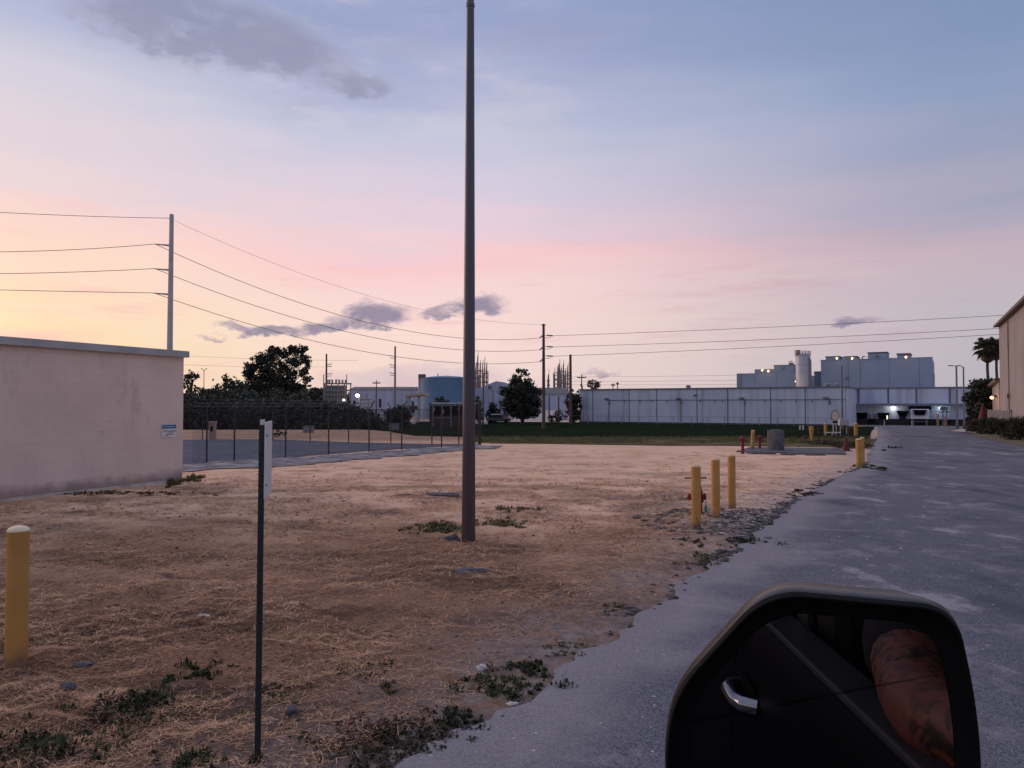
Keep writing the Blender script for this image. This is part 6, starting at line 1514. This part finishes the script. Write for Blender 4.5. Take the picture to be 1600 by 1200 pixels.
def truck():
    o = truck_to_world(TB); t = thing('pickup_truck', 'black pickup truck with its door mirror in the lower right foreground', 'truck', (o.x, o.y, 0), -TH)
    def B(): 
        return MB()
    def fin(mb, nm, m, par=None, **k):
        mb.v = [(v[0]-TB.x, v[1]-TB.y, v[2]) for v in mb.v]; return mb.build(nm, m, par or t, **k)
    prof = [(.25, .42), (.205, .50), (.19, .62), (.188, .80), (.182, .98), (.186, 1.10), (.196, 1.22), (.214, 1.315), (.232, 1.335)]
    def skin(y0, y1, side=1, zmax=9, taper=0.0):
        mb = B(); pr = [p for p in prof if p[1] <= zmax]; n = len(pr); cx = 1.12; ny = 6
        fx = lambda x, k: x if side == 1 else 2*cx-x
        vs = []; fs = []
        for i in range(ny+1):
            y = y0+(y1-y0)*i/ny
            for (x, z) in pr: vs.append((fx(x+taper*(i/ny)**2, 0), y, z))
            for (x, z) in reversed(pr): vs.append((fx(x+.03+taper*(i/ny)**2, 0), y, z))
        m = 2*n
        for i in range(ny):
            for k in range(m): fs.append((i*m+k, i*m+(k+1) % m, (i+1)*m+(k+1) % m, (i+1)*m+k))
        fs += [tuple(range(m)), tuple(range(ny*m+m-1, ny*m-1, -1))]
        return mb.add(vs, fs)
    doors = {}
    for s in (1, -1):
        doors[s] = fin(skin(-.98, .70, s), 'front_door', M_PAINT, smooth=True)
        fin(skin(-1.80, -.988, s), 'rear_door', M_PAINT, smooth=True)
        fin(skin(-3.75, -1.808, s), 'bed_side', M_PAINT, smooth=True)
        fin(skin(.708, 2.3, s, 1.24, .16), 'front_fender', M_PAINT, smooth=True)
    for s, x0, x1 in ((1, .218, .30), (-1, 1.94, 2.022)):
        fin(B().box(x0, x1, -1.80, .68, 1.336, 1.352), 'window_sill', mat('sill_trim', (.05, .052, .056), rough=.35), smooth=False, bevel=.004)
        fin(B().box(x0+.06, x1+.02 if s == 1 else x1-.06, -1.80, .68, .55, 1.335), 'inner_door_panel', M_INT)
    # handle: strap with chrome bow and recess
    hm = fin(B().tube([(.190, -.73, 1.150), (.156, -.742, 1.153), (.145, -.775, 1.153), (.145, -.86, 1.151), (.156, -.893, 1.149), (.190, -.91, 1.147)], [.019, .019, .017, .017, .019, .019], 10), 'door_handle', M_CHROME, doors[1], smooth=True)
    hm.location = (0, 0, 0)
    fin(B().box(.183, .1865, -.89, -.745, 1.115, 1.19), 'handle_cup', M_BLACK, doors[1], bevel=.003)
    # cab
    for sx in (1, -1):
        f = lambda x: x if sx == 1 else 2.24-x
        fin(B().tube([(f(.26), .92, 1.30), (f(.34), .50, 1.62), (f(.42), .12, 1.88)], [.05, .045, .05], 8), 'front_pillar', M_PAINT, smooth=True)
        fin(B().tube([(f(.255), -.98, 1.34), (f(.32), -.98, 1.64), (f(.40), -.98, 1.89)], [.065, .06, .06], 8), 'door_pillar', M_INT, smooth=True)
        fin(B().tube([(f(.25), -1.80, 1.34), (f(.40), -1.74, 1.89)], [.09, .09], 8), 'rear_pillar', M_PAINT, smooth=True)
    fin(B().box(.36, 1.88, -1.82, .15, 1.875, 1.935), 'roof', M_PAINT, bevel=.03)
    fin(B().add([(.28, -1.05, 1.352), (.28, -1.72, 1.352), (.40, -1.70, 1.88), (.40, -1.05, 1.88)], [(0, 1, 2, 3)]), 'rear_side_window', M_GLASSD)
    fin(B().add([(1.96, .6, 1.352), (1.96, -1.72, 1.352), (1.84, -1.70, 1.88), (1.84, .15, 1.88)], [(0, 1, 2, 3)]), 'far_side_window', M_GLASSD)
    fin(B().add([(.28, .92, 1.30), (1.96, .92, 1.30), (1.82, .12, 1.885), (.42, .12, 1.885)], [(0, 1, 2, 3)]), 'windshield', M_GLASSD)
    fin(B().box(.28, 1.96, -1.80, -1.74, .6, 1.88), 'cab_rear_wall', M_INT); fin(B().box(.25, 1.99, -1.8, .9, .50, .56), 'cab_floor', M_INT)
    fin(B().box(.33, 1.9, .62, .90, .9, 1.27), 'dashboard', M_INT, bevel=.03)
    fin(B().add([(.27, .90, 1.26), (1.97, .90, 1.26), (1.8, 2.28, 1.10), (.44, 2.28, 1.10), (.27, .90, 1.2), (1.97, .90, 1.2), (1.8, 2.28, .6), (.44, 2.28, .6)], [(0, 1, 2, 3), (3, 2, 6, 7), (0, 3, 7, 4), (1, 5, 6, 2)]), 'bonnet', M_PAINT)
    fin(B().box(.42, 1.82, 2.29, 2.36, .62, 1.05), 'grille', M_BLACK); fin(B().box(.30, 1.94, 2.28, 2.46, .38, .60), 'front_bumper', M_CHROME, bevel=.04)
    fin(B().box(.25, 1.99, -3.75, -1.83, .62, .70), 'bed_floor', M_BLACK); fin(B().box(.25, 1.99, -3.80, -3.755, .62, 1.30), 'tailgate', M_PAINT)
    for sx in (.30, 1.94):
        for sy in (1.5, -2.75):
            w = fin(B().tube([(sx-.12, sy, .39), (sx+.12, sy, .39)], .39, 28), 'wheel', M_BLACK, smooth=True); fin(B().tube([(sx-.125, sy, .39), (sx+.125, sy, .39)], .24, 20), 'rim', M_CHROME, w)
    for cx in (.62, 1.62):
        fin(B().box(cx-.26, cx+.26, -.72, -.18, .60, .92), 'seat_cushion', M_INT, bevel=.05); fin(B().box(cx-.26, cx+.26, -.86, -.72, .85, 1.50), 'seat_back', M_INT, bevel=.05); fin(B().box(cx-.13, cx+.13, -.88, -.78, 1.53, 1.74), 'headrest', M_INT, bevel=.04)
    fin(B().tube([(.345, -.94, 1.86), (.335, -.93, 1.55), (.36, -.90, 1.30)], .022, 6), 'seat_belt', mat('belt_grey', (.16, .14, .12), rough=.8))
    st = B(); st.tube([(.62+.19*math.cos(a), .42+.07*math.sin(a), 1.16+.17*math.sin(a)) for a in np.linspace(0, math.tau, 25)], .016, 8); fin(st, 'steering_wheel', M_INT, smooth=True)
    # ---- door mirror: traced outline set at its own distance with real thickness
    mc = P(1290, 1060, .55); al = R(12.5)
    nF = Vector((math.sin(TH), math.cos(TH), 0)); nR = Vector((math.cos(TH), -math.sin(TH), 0))
    nrm = (-nF*math.cos(al)+nR*math.sin(al)+Vector((0, 0, .02))).normalized(); ux = Vector((0, 0, 1)).cross(nrm).normalized(); uz = nrm.cross(ux).normalized()
    eye = Vector((0, 0, CAM_H))
    def onp(px, py):
        r = ray(px, py); k = (mc-eye).dot(nrm)/r.dot(nrm); q = eye+r*k-mc; return (q.dot(ux), q.dot(uz))
    def rounded(cp, n=10):
        "closed outline with a corner radius per vertex: (px,py,rad px)"
        out = []; m = len(cp)
        for i in range(m):
            p = Vector(cp[i][:2]); a = Vector(cp[i-1][:2]); b = Vector(cp[(i+1) % m][:2]); r = cp[i][2]
            da = (a-p).normalized(); db = (b-p).normalized(); A_ = p+da*r; B_ = p+db*r
            for k in range(n+1):
                w = k/n; out.append((A_*(1-w)**2+p*2*w*(1-w)+B_*w*w))
        return out
    def loop(cp, depth):
        return [mc+ux*u+uz*w-nrm*depth for (u, w) in (onp(q[0], q[1]) for q in rounded(cp))]
    outer = [(1196, 920, 62), (1500, 948, 58), (1537, 1120, 80), (1545, 1390, 60), (1060, 1390, 60), (1030, 1190, 60), (1050, 1080, 50)]
    def inset(k): 
        c = Vector((1292, 1150)); return [(c.x+(x-c.x)*(1-k*.9/240*1.0), c.y+(y-c.y)*(1-k/240), r) for x, y, r in outer]
    L_ = [loop(inset(60), .105), loop(inset(22), .085), loop(inset(11), .052), loop(inset(4), .034), loop(outer, .018), loop(inset(3), .007), loop(inset(7), .0), loop(inset(10), .0), loop(inset(12), .004), loop(inset(14), .010)]
    org = t.matrix_world if False else Matrix.Translation(t.location) @ Matrix.Rotation(-TH, 4, 'Z'); inv = org.inverted()
    vs = [tuple(inv @ p) for lp in L_ for p in lp]; n = len(L_[0]); fs = []
    for i in range(len(L_)-1):
        for k in range(n): fs.append((i*n+k, i*n+(k+1) % n, (i+1)*n+(k+1) % n, (i+1)*n+k))
    fs.append(tuple(range(n-1, -1, -1)))
    hs = mesh('mirror_housing', vs, fs, M_TRIMB, t, smooth=True)
    hs.data.materials.append(M_BLACK)
    for p in hs.data.polygons:
        if p.index >= 5*n and p.index < (len(L_)-1)*n: p.material_index = 1
    bz = [loop(inset(13.5), .0098), loop(inset(24), .012), loop(inset(40), .0135), loop(inset(44), .0155)]
    bv = [tuple(inv @ p) for lp in bz for p in lp]; bf = []
    for i in range(len(bz)-1):
        for k in range(n): bf.append((i*n+k, i*n+(k+1) % n, (i+1)*n+(k+1) % n, (i+1)*n+k))
    mesh('inner_bezel', bv, bf, M_BLACK, hs, smooth=True)
    gl = [tuple(inv @ (p+nrm*.0008)) for p in loop(inset(43), .0145)]
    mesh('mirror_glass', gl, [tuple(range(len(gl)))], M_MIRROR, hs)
    a = inv @ (mc+ux*(.10 if ux.dot(nR) > 0 else -.10)-uz*.16-nrm*.05); b = Vector((.20-TB.x, .66-TB.y, 1.27)); 
    MB().tube([a, a.lerp(b, .5)+Vector((0, .01, -.005)), b], [.045, .04, .05], 12).build('mirror_arm', M_TRIMB, hs, smooth=True)
truck()

# ------------------------------------------------------------------ the driver, seen only as an arm in the mirror
def skin_body(name, verts, edges, rad, m, parent, sub=2, root=0):
    me = bpy.data.meshes.new(name); me.from_pydata(verts, edges, []); o = bpy.data.objects.new(name, me); COL.objects.link(o); o.parent = parent
    sk = o.modifiers.new('skin', 'SKIN'); sk.use_smooth_shade = True
    if not me.skin_vertices: me.skin_vertices.new()
    for i, r in enumerate(rad): me.skin_vertices[0].data[i].radius = (r, r) if not isinstance(r, tuple) else r
    me.skin_vertices[0].data[root].use_root = True
    ss = o.modifiers.new('sub', 'SUBSURF'); ss.levels = sub; ss.render_levels = sub
    me.materials.append(m); return o
def person():
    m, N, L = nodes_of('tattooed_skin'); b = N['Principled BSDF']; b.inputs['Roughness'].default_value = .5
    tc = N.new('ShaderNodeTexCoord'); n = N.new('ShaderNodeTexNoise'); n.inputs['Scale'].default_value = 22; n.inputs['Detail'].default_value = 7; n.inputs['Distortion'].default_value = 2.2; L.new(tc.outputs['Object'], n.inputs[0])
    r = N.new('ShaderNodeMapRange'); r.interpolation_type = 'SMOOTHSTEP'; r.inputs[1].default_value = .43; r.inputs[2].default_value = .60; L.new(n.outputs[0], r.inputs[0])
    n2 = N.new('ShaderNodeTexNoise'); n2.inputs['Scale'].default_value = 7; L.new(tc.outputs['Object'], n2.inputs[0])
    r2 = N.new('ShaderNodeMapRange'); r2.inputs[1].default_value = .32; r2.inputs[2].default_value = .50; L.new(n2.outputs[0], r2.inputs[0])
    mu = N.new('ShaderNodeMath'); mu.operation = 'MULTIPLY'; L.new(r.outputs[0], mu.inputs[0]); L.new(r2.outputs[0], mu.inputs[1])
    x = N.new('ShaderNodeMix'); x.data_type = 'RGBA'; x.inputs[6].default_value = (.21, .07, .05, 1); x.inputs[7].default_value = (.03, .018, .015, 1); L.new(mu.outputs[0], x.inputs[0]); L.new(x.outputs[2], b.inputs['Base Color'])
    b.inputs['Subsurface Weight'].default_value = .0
    base = truck_to_world((.62, -.45)); t = thing('person', 'driver in dark shirt resting a tattooed arm on the truck window sill', 'person', (base.x, base.y, .92), -TH)
    T = lambda x, y, z: (x-.62, y+.45, z-.92)
    V = []; E = []; Rr = []
    def add(p, r, par=None):
        V.append(T(*p)); Rr.append(r); 
        if par is not None: E.append((par, len(V)-1))
        return len(V)-1
    pel = add((.62, -.45, 1.00), (.17, .13)); sp = add((.62, -.47, 1.22), (.16, .12), pel); ch = add((.62, -.46, 1.40), (.18, .12), sp); nk = add((.62, -.43, 1.55), .06, ch); hd = add((.62, -.40, 1.66), (.08, .095), nk); tp = add((.62, -.40, 1.76), (.07, .085), hd); add((.62, -.40, 1.81), .035, tp); add((.62, -.30, 1.655), .016, hd)
    def arm(sh, el, wr, hand, fing):
        s = add(sh, .078, ch); m1 = add([(sh[i]*.5+el[i]*.5) for i in range(3)], .07, s); e = add(el, .062, m1); m2 = add([(el[i]*.6+wr[i]*.4) for i in range(3)], .060, e); w = add(wr, .034, m2); h = add(hand, (.045, .03), w)
        for (kn, tp_) in fing:
            a = add(kn, .011, h); add(tp_, .009, a)
    hx, hy, hz = .49, .37, 1.30
    arm((.40, -.42, 1.44), (.262, -.01, 1.392), (.42, .22, 1.375), (.475, .31, 1.345), [((hx-.035, hy+.035, hz+.03), (hx-.03, hy+.05, hz-.02)), ((hx-.01, hy+.045, hz+.03), (hx, hy+.06, hz-.025)), ((hx+.015, hy+.045, hz+.03), (hx+.025, hy+.06, hz-.022)), ((hx+.04, hy+.035, hz+.03), (hx+.05, hy+.05, hz-.015)), ((hx+.04, hy-.03, hz+.02), (hx+.055, hy-.01, hz-.01))])
    hx, hy, hz = .79, .37, 1.28
    arm((.84, -.42, 1.44), (.92, -.10, 1.22), (.82, .22, 1.27), (.80, .31, 1.29), [((hx-.04, hy+.035, hz+.03), (hx-.035, hy+.05, hz-.02)), ((hx-.015, hy+.045, hz+.03), (hx-.01, hy+.06, hz-.025)), ((hx+.01, hy+.045, hz+.03), (hx+.015, hy+.06, hz-.022)), ((hx+.035, hy+.035, hz+.03), (hx+.04, hy+.05, hz-.015)), ((hx-.04, hy-.03, hz+.02), (hx-.055, hy-.01, hz-.01))])
    for s in (-1, 1):
        k = add((.62+s*.11, -.38, .99), .10, pel); n_ = add((.62+s*.15, .05, 1.02), .075, k); c = add((.62+s*.15, .20, .80), .06, n_); f = add((.62+s*.15, .25, .64), .045, c); add((.62+s*.15, .40, .60), .04, f)
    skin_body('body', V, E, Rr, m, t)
    M_SHIRT = mat('shirt_black', (.015, .015, .018), rough=.9)
    SV = [T(.62, -.45, 1.0), T(.62, -.47, 1.22), T(.62, -.46, 1.40), T(.62, -.45, 1.48), T(.42, -.42, 1.445), T(.315, -.16, 1.412), T(.82, -.42, 1.445), T(.875, -.32, 1.39)]
    skin_body('shirt', SV, [(0, 1), (1, 2), (2, 3), (2, 4), (4, 5), (2, 6), (6, 7)], [(.20, .155), (.19, .145), (.205, .145), (.09, .09),   .10, .088, .098, .086], M_SHIRT, t)
    skin_body('hair', [T(.62, -.43, 1.70), T(.62, -.42, 1.79), T(.62, -.40, 1.83)], [(0, 1), (1, 2)], [(.09, .095), (.088, .1), .05], mat('hair_brown', (.03, .02, .015), rough=.8), t)
person()
